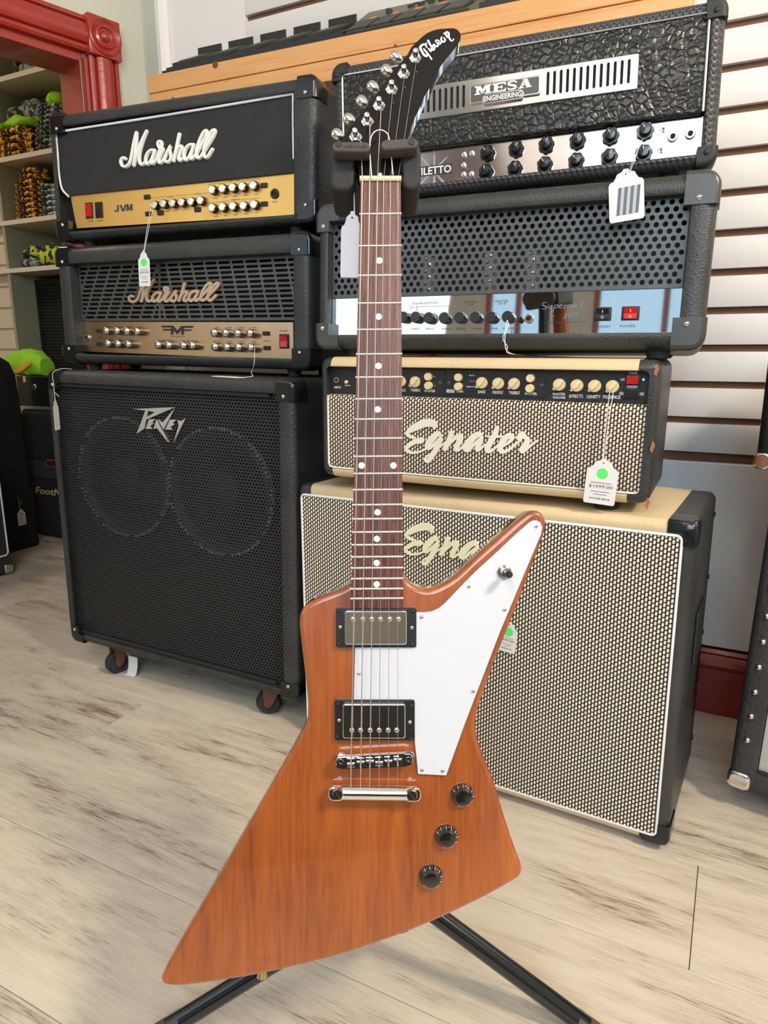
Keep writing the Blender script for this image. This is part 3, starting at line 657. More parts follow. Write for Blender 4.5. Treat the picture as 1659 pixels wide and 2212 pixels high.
g_=link('grille',bm,PVM,t); 
for za,zb,n_ in ((zT-.010,zT,'grille_retainer'),(zB,zB+.010,'grille_retainer')):
    bm=B(); box(bm,x0,x1-.03,GY-.008,GY-.001,za,zb,.002); link(n_,bm,BLKM,t)
for (cx,cy) in ((268,1035),(497,1060)):
    pass
cones=[]
a=f.p(275,1030,.05); b=f.p(482,1062,.05)
for (ax,az) in (a,b):
    r=(b[0]-a[0])/2*1.0
    bm=B(); lathe(bm,[(r,.049),(r,.042),(r*.97,.038),(r*.93,.041),(r*.90,.044)],ax,az,56); sp=link('speaker',bm,mat('speaker_ring',(.022,.022,.023),.5),t,smooth=40)
    bm=B(); lathe(bm,[(r*.90,.044),(r*.86,.040),(r*.82,.044),(r*.34,.0495),(r*.335,.043),(r*.2,.034),(.0002,.030)],ax,az,48); link('speaker_cone',bm,mat('speaker_cone',(.016,.016,.017),.6),sp,smooth=50)
    bm=B()
    for k in range(90):
        if k%11 in (3,4) : continue
        an=2*math.pi*k/90; cyl(bm,ax+r*.985*math.cos(an),az+r*.985*math.sin(an),.0024,.0300,.041,6)
    link('gasket_stitches',bm,mat('dusty_grey',(.45,.45,.44),.7),sp)['kind']='stuff'
PV=[[(75,172),(1235,125),(455,395),(452,465),(405,545),(395,715),(185,860),(435,225)],]
pvm=mat('silver_logo',(.62,.60,.62),.25,.8)
bm=B(); q=lambda P:[f.p(280+x/12.76,870+y/12.76,GY-.006) for x,y in P]
for P in ([(75,172),(1235,125),(1235,140),(700,258),(435,215)],[(700,258),(1235,130),(455,465),(470,395)],[(430,215),(500,235),(470,395),(455,465),(400,715),(185,860),(290,600)],
          [(530,455),(718,450),(612,540),(668,560),(560,650),(630,725),(440,718)],[(735,462),(760,490),(880,720),(1075,1090),(1045,1075),(750,700),(655,725)],
          [(1240,150),(935,740),(775,460),(910,545)],[(1110,465),(1290,465),(1185,560),(1235,600),(1118,668),(1180,745),(985,738)],[(1310,470),(1415,510),(1535,425),(1215,1085),(1345,640),(1340,560)]):
    poly(bm,q(P),GY-.006,GY-.002)
link('angular_logo',bm,pvm,t)['label']='angular silver wordmark'
# casters
for sx,yy in ((-1,.05),(1,.05),(-1,.28),(1,.28)):
    x=sx*(W_/2-.105 if sx>0 else W_/2-.13); 
    P=f.M@Vector((x,yy,0)); zf=-P.z; r=.031
    ca=R(25 if sx>0 else 75)
    bm=B(); ax=Vector((math.cos(ca),math.sin(ca),0)); side=Vector((-math.sin(ca),math.cos(ca),0)); cc=Vector((x,yy,zf+r))+ax*-.012
    prof_=[(.0003,-.013),(.010,-.013),(.012,-.009),(r-.006,-.009),(r-.002,-.012),(r,-.008),(r,.008),(r-.002,.012),(r-.006,.009),(.012,.009),(.010,.013),(.0003,.013)]
    loft(bm,[[tuple(cc+ax*(rr*math.cos(2*math.pi*k/24))+Vector((0,0,1))*(rr*math.sin(2*math.pi*k/24))+side*u) for k in range(24)] for rr,u in prof_])
    cs=link('caster_wheel',bm,RUB,t,smooth=35)
    bm=B()
    for sg in (-1,1):
        P3=[cc+side*sg*.017+ax*a_+Vector((0,0,b_)) for a_,b_ in ((-.010,-.006),(-.004,-.012),(.008,-.008),(.030,.022),(.030,.0),( .034,zf*-1-r-.003),(-.014,zf*-1-r-.003))]
        P3=[cc+side*sg*.017+ax*a_+Vector((0,0,b_)) for a_,b_ in ((-.008,-.007),(.004,-.010),(.014,.002),(.032,-zf-r-.004),(-.012,-zf-r-.004))]
        A_=[bm.verts.new(p) for p in P3]; B_=[bm.verts.new(p+side*sg*-.002) for p in P3]; n_=len(A_)
        bm.faces.new(A_); bm.faces.new(B_[::-1])
        for i in range(n_): bm.faces.new((A_[i],A_[(i+1)%n_],B_[(i+1)%n_],B_[i]))
    box(bm,x-.03,x+.03,yy-.028,yy+.028,-.004,.0005)
    link('caster_fork',bm,RUST,t)
# ------------------------------------------------------------------ head with crocodile front and chrome vent plate
f=FR['mesa']; W_,H_,D_=.6855,HT['mesa'],.25
t=thing('guitar_amplifier_head','black amp head with crocodile-textured front and chrome slotted vent plate, top of the right stack','amplifier',f)
G1=lambda x,y:(700+x/3.318,y/3.318); G2=lambda x,y:(1100+x/2.968,y/2.968)
x0=f.p(*G1(118,700))[0]; x1=f.p(*G2(1308,300))[0]; x1=f.p(*G2(1262,600))[0]; x1=(f.p(*G2(1308,60))[0]+f.p(*G2(1250,700))[0])/2
zT=(f.p(*G2(600,165))[1]+f.p(769,156)[1])/2+.001; zB=(f.p(*G2(600,1062))[1]+f.p(930,398)[1])/2
shell(t,W_,H_,D_,x0,x1,zB,zT,.020,.019,MESAT,.032,.004)
bm=B(); 
corners(t,W_,H_,(.02,.03,.02,.03),.030,BLKM,rc=.022,rv=True,rivm=BLKM)
feet(t,f,W_,D_,'super')
PY=.020; zp=(f.p(*G2(700,865),PY)[1]+f.p(*G2(1240,722),PY)[1])/2
bm=B(); box(bm,x0+.001,x1-.001,.004,.026,zp+.004,zT-.001,.006,3); link('front_panel',bm,CROC,t,smooth=40)
pm=.003
piping(t,[(x0+pm,zp+.006),(x0+pm,zT-pm-.003),(x0+pm+.002,zT-pm),(x1-pm-.002,zT-pm),(x1-pm,zT-pm-.003),(x1-pm,zp+.006)],.0030,.0022,mat('white_braid',(.75,.73,.70),.5))
bm=B(); box(bm,x0+.001,x1-.001,PY,.028,zB+.0005,zp+.003); link('control_panel',bm,MPANEL,t)
# vent plate
vy=.002; gx=lambda px,py:f.p(px,py,vy)[0]
vx1=(gx(1380,113)+gx(1375,184))/2; vz1=(f.p(1380,113,vy)[1]+f.p(935,190,vy)[1])/2; vz0=(f.p(1372,184,vy)[1]+f.p(899,265,vy)[1])/2
xc=(gx(1016,208)+gx(1168,180))/2; vx0=2*xc-vx1
sl=[gx(*G2(x,y)) for x,y in ((248,535),(288,525),(332,518),(375,510),(417,505),(460,498),(502,490),(545,482),(588,475),(630,468),(677,462),(722,455),(767,448))]
sz1=(f.p(1183,157,vy)[1]+f.p(1358,126,vy)[1])/2; sz0=(f.p(1182,207,vy)[1]+f.p(1357,180,vy)[1])/2
pit=(sl[-1]-sl[0])/12
bm=B(); xa=sl[0]-pit/2; xb=sl[-1]+pit/2
def vent(bm,xa,n_,z0,z1,y,th):
    for i in range(n_):
        a,b=xa+i*pit,xa+(i+1)*pit; cx=(a+b)/2; hw=pit*.22; r=hw
        I=[(cx+hw*math.cos(R(an)),(z1-r if an<181 else z0+r)+hw*math.sin(R(an))) for an in (0,45,90,135,180)]+[(cx+hw*math.cos(R(an)),z0+r+hw*math.sin(R(an))) for an in (180,225,270,315,360)]
        O=[(b,(z0+z1)/2),(b,z1),(cx,z1+.0),(a,z1),(a,(z0+z1)/2),(a,(z0+z1)/2),(a,z0),(cx,z0),(b,z0),(b,(z0+z1)/2)]
        O=[(p[0],p[1]+(.003 if p[1]>(z0+z1)/2+1e-6 else -.003 if p[1]<(z0+z1)/2-1e-6 else 0)) for p in O]
        vo=[bm.verts.new((p[0],y,p[1])) for p in O]; vi=[bm.verts.new((p[0],y,p[1])) for p in I]; vk=[bm.verts.new((p[0],y+th,p[1])) for p in I]
        for q in range(10):
            s_=(q+1)%10; bm.faces.new((vo[q],vo[s_],vi[s_],vi[q])); bm.faces.new((vi[q],vi[s_],vk[s_],vk[q]))
vy=.0015
vent(bm,xa,13,sz0,sz1,vy,.0024); xm=2*xc-xb; vent(bm,xm,13,sz0,sz1,vy,.0024)
def fr_(bm,a,b,c,d): bm.faces.new([bm.verts.new(p) for p in ((a,vy,c),(b,vy,c),(b,vy,d),(a,vy,d))])
for a,b,c,d in ((vx0,vx1,sz1+.003,vz1),(vx0,vx1,vz0,sz0-.003),(vx0,xm,sz0-.003,sz1+.003),(xm+13*pit,xa,sz0-.003,sz1+.003),(xb,vx1,sz0-.003,sz1+.003)): fr_(bm,a,b,c,d)
E0=rect(vx0,vx1,vz0,vz1,.0001,vy,4); E1=rect(vx0-.0012,vx1+.0012,vz0-.0012,vz1+.0012,.004,vy+.0004,4); E2=rect(vx0-.0015,vx1+.0015,vz0-.0015,vz1+.0015,.004,vy+.006,4)
loft(bm,[E0,E1,E2],False,False)
vp=link('vent_plate',bm,mat('chrome_plate',(.74,.73,.72),.13,1),t); 
bm=B(); box(bm,xm,xm+13*pit,vy+.0022,vy+.0028,sz0-.002,sz1+.002); link('vent_backing',bm,BLKV,t); bm=B(); box(bm,xa,xb,vy+.0022,vy+.0028,sz0-.002,sz1+.002); link('vent_backing',bm,BLKV,t)
# badge
bm=B(); by=-.001; bq=lambda x,y:f.p(1010+x/9.76,140+y/9.76,by)
b0=bq(60,660); b1=bq(1530,410); bz1=(bq(130,450)[1]+bq(1480,205)[1])/2; bz0=(bq(60,850)[1]+bq(1500,620)[1])/2; bx0=bq(50,650)[0]; bx1=bq(1540,400)[0]
rbox(bm,bx0,bx1,bz0,bz1,.004,-.003,vy,.0012); bd=link('badge',bm,mat('chrome_plate',(.74,.73,.72),.13,1),t,smooth=40)
bm=B(); rbox(bm,bx0+.0025,bx1-.0025,bz0+.0028,bz1-.0022,.003,-.0034,-.002); link('badge_field',bm,BADGE,bd)
ex0,ex1=bq(310,740)[0],bq(1190,590)[0]; ez1=(bq(400,640)[1]+bq(1130,520)[1])/2; ez0=(bq(400,860)[1]+bq(1130,720)[1])/2
bm=B(); rbox(bm,ex0,ex1,ez0,ez1,.007,-.0052,vy,.001); ov=link('badge_oval',bm,mat('chrome_plate',(.74,.73,.72),.13,1),bd,smooth=40)
bm=B(); rbox(bm,ex0+.002,ex1-.002,ez0+.002,ez1-.002,.0055,-.0056,-.003); link('oval_field',bm,BADGE,ov)
bm=B(); text(bm,'ENGINEERING',ex0+.0035,ex1-.0035,ez0+.0038,ez1-.0038,-.0056,.0006,bold=.02); link('oval_lettering',bm,LOGOW,ov)
bm=B()
# slab-serif word built from strokes
def slab(bm,ch,x,w,z,h,y):
    k=h/10; T=lambda P:poly(bm,[(x+p[0]*w/10,z+p[1]*h/10) for p in P],y-.0012,y)
    if ch=='M': 
        for P in ([(0,0),(3.6,0),(3.6,1.4),(0,1.4)],[(1,1.4),(2.7,1.4),(2.7,8.6),(1,8.6)],[(6,0),(10,0),(10,1.4),(6,1.4)],[(6.9,1.4),(9.1,1.4),(9.1,8.6),(6.9,8.6)],[(0,8.6),(3.2,8.6),(3.0,10),(0,10)],[(6.9,8.6),(10,8.6),(10,10),(6.9,10)],[(1.6,10),(3.6,10),(5.6,2.6),(4.4,0.6)],[(7.9,10),(6.2,10),(4.0,2.6),(5,0.6)]): T(P)
    if ch=='E':
        for P in ([(0,0),(10,0),(10,1.5),(0,1.5)],[(0,8.5),(10,8.5),(10,10),(0,10)],[(1.2,1.5),(4,1.5),(4,8.5),(1.2,8.5)],[(8.6,1.5),(10,1.5),(10,3.6)],[(8.4,8.5),(10,8.5),(10,6.4)],[(4,4.3),(6.4,4.3),(6.4,5.7),(4,5.7)],[(6.4,3.4),(7.4,3.4),(7.4,6.6),(6.4,6.6)]): T(P)
    if ch=='A':
        for P in ([(0,0),(4,0),(4,1.3),(0,1.3)],[(5.6,0),(10,0),(10,1.3),(5.6,1.3)],[(3.2,10),(6.6,10),(9.2,1.3),(6.2,1.3)],[(1,1.3),(2.4,1.3),(5,8.6),(4,10)],[(2.4,3),(6.4,3),(6.4,4.4),(2.8,4.4)]): T(P)
    if ch=='S':
        stroke(bm,[(x+p[0]*w/10,z+p[1]*h/10,p[2]*h/10) for p in ((9,7.4,1.2),(8,9,1.5),(5,9.4,1.6),(1.8,8.6,2.2),(1.6,6.6,2.4),(4.6,5.2,2.6),(8,3.8,2.4),(8.2,1.8,2.2),(5,.7,1.6),(2,1,1.5),(.9,2.6,1.2))],y,.0012)
mz0=bz0+(bz1-bz0)*.42; mh=(bz1-bz0)*.46; xx=[bq(150,600)[0],bq(525,500)[0],bq(830,480)[0],bq(1075,450)[0],bq(1375,400)[0]]
for i,ch in enumerate('MESA'): slab(bm,ch,xx[i]+.0006,xx[i+1]-xx[i]-.002,mz0,mh,-.0034)
link('badge_lettering',bm,LOGOW,bd)
for px,py in ((1051,328.5),(1048,369),(1113.5,319),(1111,362),(1179,310),(1176,353),(1247,301),(1244,345),(1319,291),(1316,336),(1394,280),(1390.5,327.5)):
    a=f.p(px,py,PY-.012); rr=.0142
    bm=B(); n=28; P0=[(rr*(1+.05*(1 if k%4<2 else -1)),k) for k in range(n)]
    loft(bm,[[(a[0]+r_*s*math.cos(2*math.pi*k/n),PY+y,a[1]+r_*s*math.sin(2*math.pi*k/n)) for r_,k in P0] for s,y in ((1,0),(1,-.005),(.93,-.008))]); 
    lathe(bm,[(.0105,-.007),(.0095,-.017),(.008,-.019),(.0002,-.0195)],a[0],a[1],20,PY)
    k=link('knob',bm,BLKP,t,smooth=35); bm=B(); an=R(random.choice((60,100,130,50,120)))
    tube(bm,[(a[0]+.002*math.cos(an),PY-.0195,a[1]+.002*math.sin(an)),(a[0]+.008*math.cos(an),PY-.0192,a[1]+.008*math.sin(an))],.0006,5); link('pointer',bm,WINK,k)
for px,py in ((1003,334.5),(1020,331.5),(1002,357),(1002,377),(1019,376),(1432,278),(1427,322)):
    a=f.p(px,py,PY); big=px>1400
    bm=B(); lathe(bm,[(.005 if not big else .0065,0),(.0048 if not big else .006,-.002),(.002,-.0025),(.0018,-.004)],a[0],a[1],6,PY); tube(bm,[(a[0],PY-.003,a[1]),(a[0]+.002,PY-.011,a[1]-.004)],.0016,8); link('toggle_switch',bm,STEEL,t,smooth=30)
for px,py in ((1453,296),(1491,290)):
    a=f.p(px,py,PY); jack(t,a[0],a[1],.0085,PY,STEEL)
# model plate: crossed daggers behind a dark banner
bm=B()
for (xa_,ya_),(xb_,yb_) in (((938,322),(938,402)),((906,336),(962,398)),((967,338),(908,398))):
    p=f.p(xa_,ya_,PY); q_=f.p(xb_,yb_,PY); L=math.hypot(q_[0]-p[0],q_[1]-p[1])
    pts=[(p[0]+(q_[0]-p[0])*k,p[1]+(q_[1]-p[1])*k,wd) for k,wd in ((0,.0004),(.12,.003),(.55,.0036),(.58,.010),(.62,.010),(.64,.0025),(.85,.0045),(.97,.005),(1,.001))]
    stroke(bm,pts,PY,.0003,None,3)
link('dagger_emblem',bm,mat('etched_grey',(.28,.28,.29),.4),t)
bm=B(); a=f.p(906,386,PY); b=f.p(977,380,PY); z0_=f.p(940,378.5,PY)[1]; z1_=f.p(940,357,PY)[1]
bw=(b[0]-a[0]); bm2=B(); box(bm2,a[0]-.018,b[0],PY-.0005,PY,z0_,z1_); bn=link('banner',bm2,INK,t)
text(bm,'STILETTO',a[0]-.016,b[0]-.002,z0_+.002,z1_-.002,PY-.0005,.0003,bold=.015); link('banner_lettering',bm,WINK,t)
bm=B()
for s,a,b,h in (('CLEAN',(980,822),(1012,817),.003),('OD',(1008,790),(1022,788),.003),('FT. SW.',(1015,962),(1070,957),.003),('INPUT',(1130,945),(1170,940),.003),('CRUNCH',(955,862),(990,858),.003)):
    txt(bm,f,s,*G2(*a),*G2(*b),PY,hh=h)
link('panel_lettering',bm,mat('pale_ink',(.75,.72,.72),.5),t)
# ------------------------------------------------------------------ head with punched front and mirror panel
f=FR['super']; W_,H_,D_=.7154,HT['super'],.26
t=thing('guitar_amplifier_head','black amp head with round-punched steel front and mirror-finish control strip, in the right stack','amplifier',f)
G3=lambda x,y:(680+x/3.687,360+y/3.687); G4=lambda x,y:(1100+x/2.968,360+y/2.968)
x0=f.p(*G3(102,900))[0]; x1=(f.p(*G4(1183,160))[0]+f.p(*G4(1083,1000))[0])/2
zT=(f.p(708,480)[1]+f.p(1130,451)[1]+f.p(1490,412)[1])/3; zB=(f.p(705,723)[1]+f.p(1462,717)[1])/2
shell(t,W_,H_,D_,x0,x1,zB,zT,.024,.020,TOLEX2,.10,.003,back=mat('chassis_grey',(.03,.03,.032),.5))
corners(t,W_,H_,(.030,.052,.032,.028),.050,mat('dark_grey_plastic',(.045,.045,.04),.32),rc=.026,rivm=CHROME)
feet(t,f,W_,D_,'head',r=.02)
GY=.020
zp=(f.p(714,647,GY)[1]+f.p(1472,622,GY)[1])/2
PSM=mat('punched_grey_steel',(.085,.092,.095),.40,.35)
bm=B(); grid_plate(bm,x0+.001,x1-.001,zp+.006,zT-.0005,GY,.0022,.0140,.0116,round_hole(.0043,12),12)
grid_edges=[(x0+.001,x1-.001,zp+.001,zp+.006)]
for a,b,c_,d in grid_edges: bm.faces.new([bm.verts.new(p) for p in ((a,GY,c_),(b,GY,c_),(b,GY,d),(a,GY,d))])
link('perforated_front',bm,PSM,t)
bm=B(); box(bm,x0+.001,x1-.001,GY,GY+.004,zB+.0005,zp); link('mirror_panel',bm,MIRROR,t)
# a few valves and transformers behind the holes
for i,xv in enumerate((-.22,-.14,-.02,.06)):
    bm=B(); zcyl(bm,xv,.060,.017,zp+.012,zp+.075,14); v=link('valve',bm,mat('valve_glass',(.5,.48,.42),.08,.6),t,smooth=50)
bm=B(); box(bm,.12,.24,.045,.095,zp+.010,zp+.075,.004); link('transformer',bm,mat('transformer_black',(.05,.055,.06),.3,.3),t)
bm=B(); box(bm,x0+.002,x1-.002,.03,.098,zp-.004,zp+.008); link('chassis',bm,STEEL,t)
PY=GY
for px,py in ((840,684),(870,684),(897,684),(925.5,685.5),(959,685.5),(992,684.5),(1026,684),(1060,684),(1096,683)):
    a=f.p(px,py+1,PY-.014); knob('knob',t,a[0],a[1],.0108,.016,mat('black_satin_knob',(.02,.022,.024),.28),'cap',PY)
a=f.p(1125,692,PY); bm=B(); lathe(bm,[(.006,0),(.0055,-.006),(.0002,-.0065)],a[0],a[1],14,PY); link('push_button',bm,BLKP,t,smooth=40)
a=f.p(1143,688.5,PY); jack(t,a[0],a[1],.0085,PY,mat('brass_ring',(.7,.6,.45),.2,1))
for (px,py),mm,lb in (((1302,678.5),BLKP,'black rocker switch'),((1362,677),RED,'red rocker switch')):
    a=f.p(px,py,PY); rocker(t,a[0]-.0145,a[0]+.0145,a[1]-.0115,a[1]+.0115,PY,BLKM,mm,label=lb)
G6=lambda x,y:(880+x/2.765,620+y/2.765)
bm=B()
for s,a,b,h in (('EQUALIZATION',(33,107),(178,103),.0045),('MASTER',(338,98),(412,96),.0042),('CH A',(362,112),(392,110),.0036),('MASTER',(525,93),(603,91),.0042),('CH B',(540,106),(590,104),.0036),('TREBLE',(20,256),(72,255),.0034),('MIDDLE',(110,256),(160,255),.0034),('PRESENCE',(205,256),(262,255),.0034),('REVERB',(292,255),(348,254),.0034),('VOLUME',(382,255),(442,254),.0034),('REVERB',(473,255),(538,254),.0034),('VOLUME',(566,254),(636,253),.0036),('STANDBY',(1108,244),(1212,243),.0042),('POWER',(1270,242),(1363,240),.0042),('Tube Guitar Amplification',(830,218),(1062,213),.0034)):
    txt(bm,f,s,*G6(*a),*G6(*b),PY,hh=h)
for a,b in (((20,112),(20,140)),((57,112),(57,145)),((20,120),(250,112)),((250,112),(250,140))):
    p=f.p(*G6(*a),PY); q_=f.p(*G6(*b),PY); tube(bm,[(p[0],PY-.0002,p[1]),(q_[0],PY-.0002,q_[1])],.0004,4)
link('panel_lettering',bm,INK,t)
# script model name
SR=[[(835,92,3),(812,95,4),(808,108,5),(828,118,6),(826,130,5),(805,130,3)],[(842,108,3),(840,124,4),(858,122,3),(866,106,3),(862,126,4)],[(880,108,4),(868,150,4)],[(880,110,3),(898,106,4),(896,122,4),(878,124,3)],[(908,116,3),(926,108,4),(910,108,4),(908,124,4),(928,122,2)],[(938,108,3),(936,126,4)],[(938,112,2),(952,106,3)],[(960,108,3),(957,126,4)],[(960,112,2),(975,105,3)],[(998,108,3),(980,110,4),(982,124,4),(998,118,3),(998,106,3)],[(1024,104,3),(1006,108,4),(1008,122,4),(1026,118,2)],[(1046,82,3),(1030,122,4)],[(1034,110,3),(1052,102,3),(1038,110,3),(1054,124,3)],[(875,168,4),(865,182,3)],[(930,190,3),(952,160,4),(945,190,4)],[(975,152,3),(962,172,4),(975,180,4),(985,162,3),(975,152,3)],[(1008,150,3),(996,170,4),(1010,178,4),(1020,160,3),(1008,150,3)]]
bm=B(); pxm=abs(f.p(1201,660,PY)[0]-f.p(1200,660,PY)[0])/2.765
for s_ in SR: stroke(bm,[(*f.p(*G6(x,y),PY),w_*pxm) for x,y,w_ in s_],PY,.0003,None,4)
link('script_model_name',bm,mat('grey_blue_ink',(.12,.20,.26),.4),t)
# ------------------------------------------------------------------ cream-trimmed head and cabinet
EG=[[(365,350,30),(362,305,70),(300,285,90),(220,300,90),(130,345,80),(65,385,50),(52,415,40),(75,440,32),(130,458,30)],
[(215,490,70),(150,500,60),(75,545,50),(40,585,42),(60,615,32),(120,632,26),(200,618,24),(280,580,24)],
[(432,435,30),(405,410,60),(350,460,75),(300,520,75),(285,565,60),(320,572,40),(390,510,36),(435,470,40)],[(432,475,50),(400,560,62),(350,650,60),(295,725,45),(262,715,36),(280,675,26),(350,630,22),(430,565,22),(520,490,22)],
[(562,400,50),(535,490,62),(488,585,55)],[(520,560,22),(600,470,36),(655,440,60),(665,475,66),(628,550,62),(615,592,50),(645,600,32),(700,555,26),(740,525,26)],
[(905,450,30),(880,420,60),(820,450,75),(750,530,78),(725,585,62),(760,600,40),(830,530,36),(895,480,45)],[(905,480,50),(870,560,60),(862,598,45),(895,590,30),(950,540,26)],
[(1090,345,48),(1055,440,62),(990,550,66),(975,605,50),(1015,615,32),(1080,565,26),(1140,510,26)],[(968,442,12),(1050,448,26),(1150,444,18)],
[(1165,555,24),(1250,490,40),(1262,450,55),(1215,440,62),(1150,510,66),(1125,580,58),(1150,622,40),(1220,600,28),(1320,520,26),(1370,480,26)],
[(1345,460,60),(1378,415,64),(1400,450,40),(1440,470,46),(1432,520,62),(1390,580,66),(1380,615,50),(1430,590,32),(1500,530,26),(1555,488,18)]]
def cream_wrap(parent,w,h,d,xa0,xa1,xb0,xb1,rt,rb,rf=.018):
    """cream covering over the top and bottom edges between the black ends"""
    e=.0012
    for nm,xa,xb,top,rim in (('cream_trim',xa0,xa1,True,rt),('cream_trim',xb0,xb1,False,rb)):
        zo=h+e if top else -e; sg=1 if top else -1; P=[]
        P.append((.0005,zo-sg*(rim+e-.001))); P.append((-e,zo-sg*(rim-.002)));
        for k in range(7):
            a=R(90*k/6); P.append((-e+rf*(1-math.cos(a)),zo-sg*rf*(1-math.sin(a))))
        P.append((d-rf,zo)); P.append((d-rf,zo-sg*.01)); P.append((rf,zo-sg*.02)); P.append((.004,zo-sg*(rim+e-.001)))
        bm=B(); loft(bm,[[(x,y,z) for y,z in P] for x in (xa,xb)]); link(nm,bm,CREAM,parent,smooth=40)
f=FR['head']; W_,H_,D_=.6381,HT['head'],.24
t=thing('guitar_amplifier_head','cream-trimmed amp head with woven grille and cream knobs, standing on the large woven cabinet','amplifier',f)
G5=lambda x,y:(680+x/3.318,760+y/3.318); G6=lambda x,y:(1100+x/2.968,760+y/2.968)
x0=(f.p(709,800)[0]+f.p(703,990)[0])/2-.001; x1=(f.p(1408,799)[0]+f.p(1388,1060)[0])/2
zT=(f.p(715,794)[1]+f.p(1378,799)[1])/2; zB=(f.p(715,1013)[1]+f.p(1340,1065)[1])/2
shell(t,W_,H_,D_,x0,x1,zB,zT,.018,.017,TOLEX2,.035,.003)
cream_wrap(t,W_,H_,D_,f.p(715,785)[0],f.p(1380,790)[0],f.p(719,1025)[0],f.p(1353,1080)[0],H_-zT,zB)
for px,py in ((1409,966),(1418,800),(1398,1088)):
    a=f.p(px,py,0); bm=B(); stroke(bm,[(a[0],a[1]+.008,.003),(a[0]+.001,a[1]+.002,.006),(a[0]-.001,a[1]-.004,.005),(a[0]+.001,a[1]-.008,.002)],.0003,.0006); link('bare_wood_chip',bm,mat('bare_wood',(.33,.13,.06),.7),t)
feet(t,f,W_,D_,'cab',r=.024,ins=.075,y0=.05)
PY=.016; zc=(f.p(711,853,PY)[1]+f.p(1403,874,PY)[1])/2
bm=B(); box(bm,x0+.001,x1-.001,PY,PY+.01,zc-.002,zT-.0005); cp=link('control_panel',bm,BLKM,t)
for a,b in ((f.p(775,800,PY)[0],f.p(961,800,PY)[0]),(f.p(963,800,PY)[0],f.p(1182,800,PY)[0])):
    bm=B(); box(bm,a,b,PY-.0012,PY+.0005,zc+.006,zT-.003,.0006,1); md=link('preamp_module',bm,mat('module_black',(.016,.016,.018),.4),t)
    for xx_ in (a+.008,b-.008): bm=B(); lathe(bm,[(.0038,0),(.0036,-.0012),(.0002,-.0018)],xx_,(zc+zT)/2,12,PY-.0012); link('module_screw',bm,mat('dark_steel',(.12,.12,.12),.3,.9),md,smooth=50)
xq0=x0+.0005; xq1=x1-.0005
bm=B(); gy=.004
L_=[]
for y,z in ((.016,zc+.001),(.008,zc-.001),(.004,zc-.006),(.0035,zc-.012),(.0035,zB+.010),(.006,zB+.003),(.014,zB+.0006)): L_.append((y,z))
for (y,z),(y2,z2) in zip(L_,L_[1:]): bm.faces.new([bm.verts.new(p) for p in ((xq0,y,z),(xq1,y,z),(xq1,y2,z2),(xq0,y2,z2))])
bmesh.ops.remove_doubles(bm,verts=bm.verts[:],dist=1e-6); link('grille_cloth',bm,BASKET,t,smooth=60)
pr=.0022
piping(t,[(xq0+.002,zc-.001),(xq0+.001,zc-.012),(xq0+.001,zB+.012),(xq0+.004,zB+.004),(xq0+.014,zB+.002),(xq1-.014,zB+.002),(xq1-.004,zB+.004),(xq1-.001,zB+.012),(xq1-.001,zc-.006)],.0035,pr,mat('cream_piping',(.80,.76,.66),.4))
ly=.001
S_=[[(*f.p(870+x/5.351,860+y/5.351,ly),w_/5.351*.00088) for x,y,w_ in s] for s in EG]
zs_=[p[1] for s in S_ for p in s]; EGL=S_
strokes_obj('script_logo',t,S_,gy,.0042,None,IVORY,False,'ivory brush-script wordmark')
def chicken(parent,x,z,r,y,m,small=False):
    bm=B(); n=28
    if small: 
        loft(bm,[[(x+r*s*(1+.05*math.cos(9*2*math.pi*k/n))*math.cos(2*math.pi*k/n),y+yy,z+r*s*(1+.05*math.cos(9*2*math.pi*k/n))*math.sin(2*math.pi*k/n)) for k in range(n)] for s,yy in ((1,0),(.96,-.009),(.86,-.011))])
    else:
        loft(bm,[[(x+r*s*math.cos(2*math.pi*k/n),y+yy,z+r*s*math.sin(2*math.pi*k/n)) for k in range(n)] for s,yy in ((1,0),(.97,-.0055),(.9,-.007))])
        a=R(48); dx,dz=math.cos(a),math.sin(a); hw=r*.40
        P=[(x+dx*r*.96+dz*hw*.5,z+dz*r*.96-dx*hw*.5),(x+dx*r*.96-dz*hw*.5,z+dz*r*.96+dx*hw*.5),(x-dz*hw,z+dx*hw),(x-dx*r*1.1-dz*hw*.45,z-dz*r*1.1+dx*hw*.45),(x-dx*r*1.1+dz*hw*.45,z-dz*r*1.1-dx*hw*.45),(x+dz*hw,z-dx*hw)]
        poly(bm,P,y-.0155,y-.006,.0012)
    o=link('knob',bm,m,parent,smooth=35)
    if not small:
        bm=B(); a=R(48); tube(bm,[(x-math.cos(a)*r*.5,y-.0157,z-math.sin(a)*r*.5),(x-math.cos(a)*r*1.0,y-.0156,z-math.sin(a)*r*1.0)],.0005,5); link('pointer',bm,INK,o)
for px,py in ((864,824),(895.5,825),(1039.5,827),(1075,828.4),(1109.5,829),(1207,831),(1245,833),(1283.6,834),(1322,835)):
    a=f.p(px,py,PY-.006); chicken(t,a[0],a[1],.0108 if px>1150 else .0106,PY,CREAMK)
for px,py in ((925,813.6),(925,833),(990,815),(989.5,835),(1145.6,817),(1144,839)):
    a=f.p(px,py,PY-.006); chicken(t,a[0],a[1],.0075,PY,CREAMK,True)
for px,py in ((805,808),): 
    pass
a=f.p(729,821,PY); jack(t,a[0],a[1],.0065,PY,STEEL)
a=f.p(749,825,PY); knob('push_button',t,a[0],a[1],.0035,.004,CREAMK,'cap',PY)
a=f.p(1367,820,PY); rocker(t,a[0]-.0125,a[0]+.0125,a[1]-.0085,a[1]+.0085,PY,BLKM,RED,label='red power rocker',marks=False)
a=f.p(1364.5,850,PY); rocker(t,a[0]-.0125,a[0]+.0125,a[1]-.0085,a[1]+.0085,PY,BLKM,BLKP,marks=False)
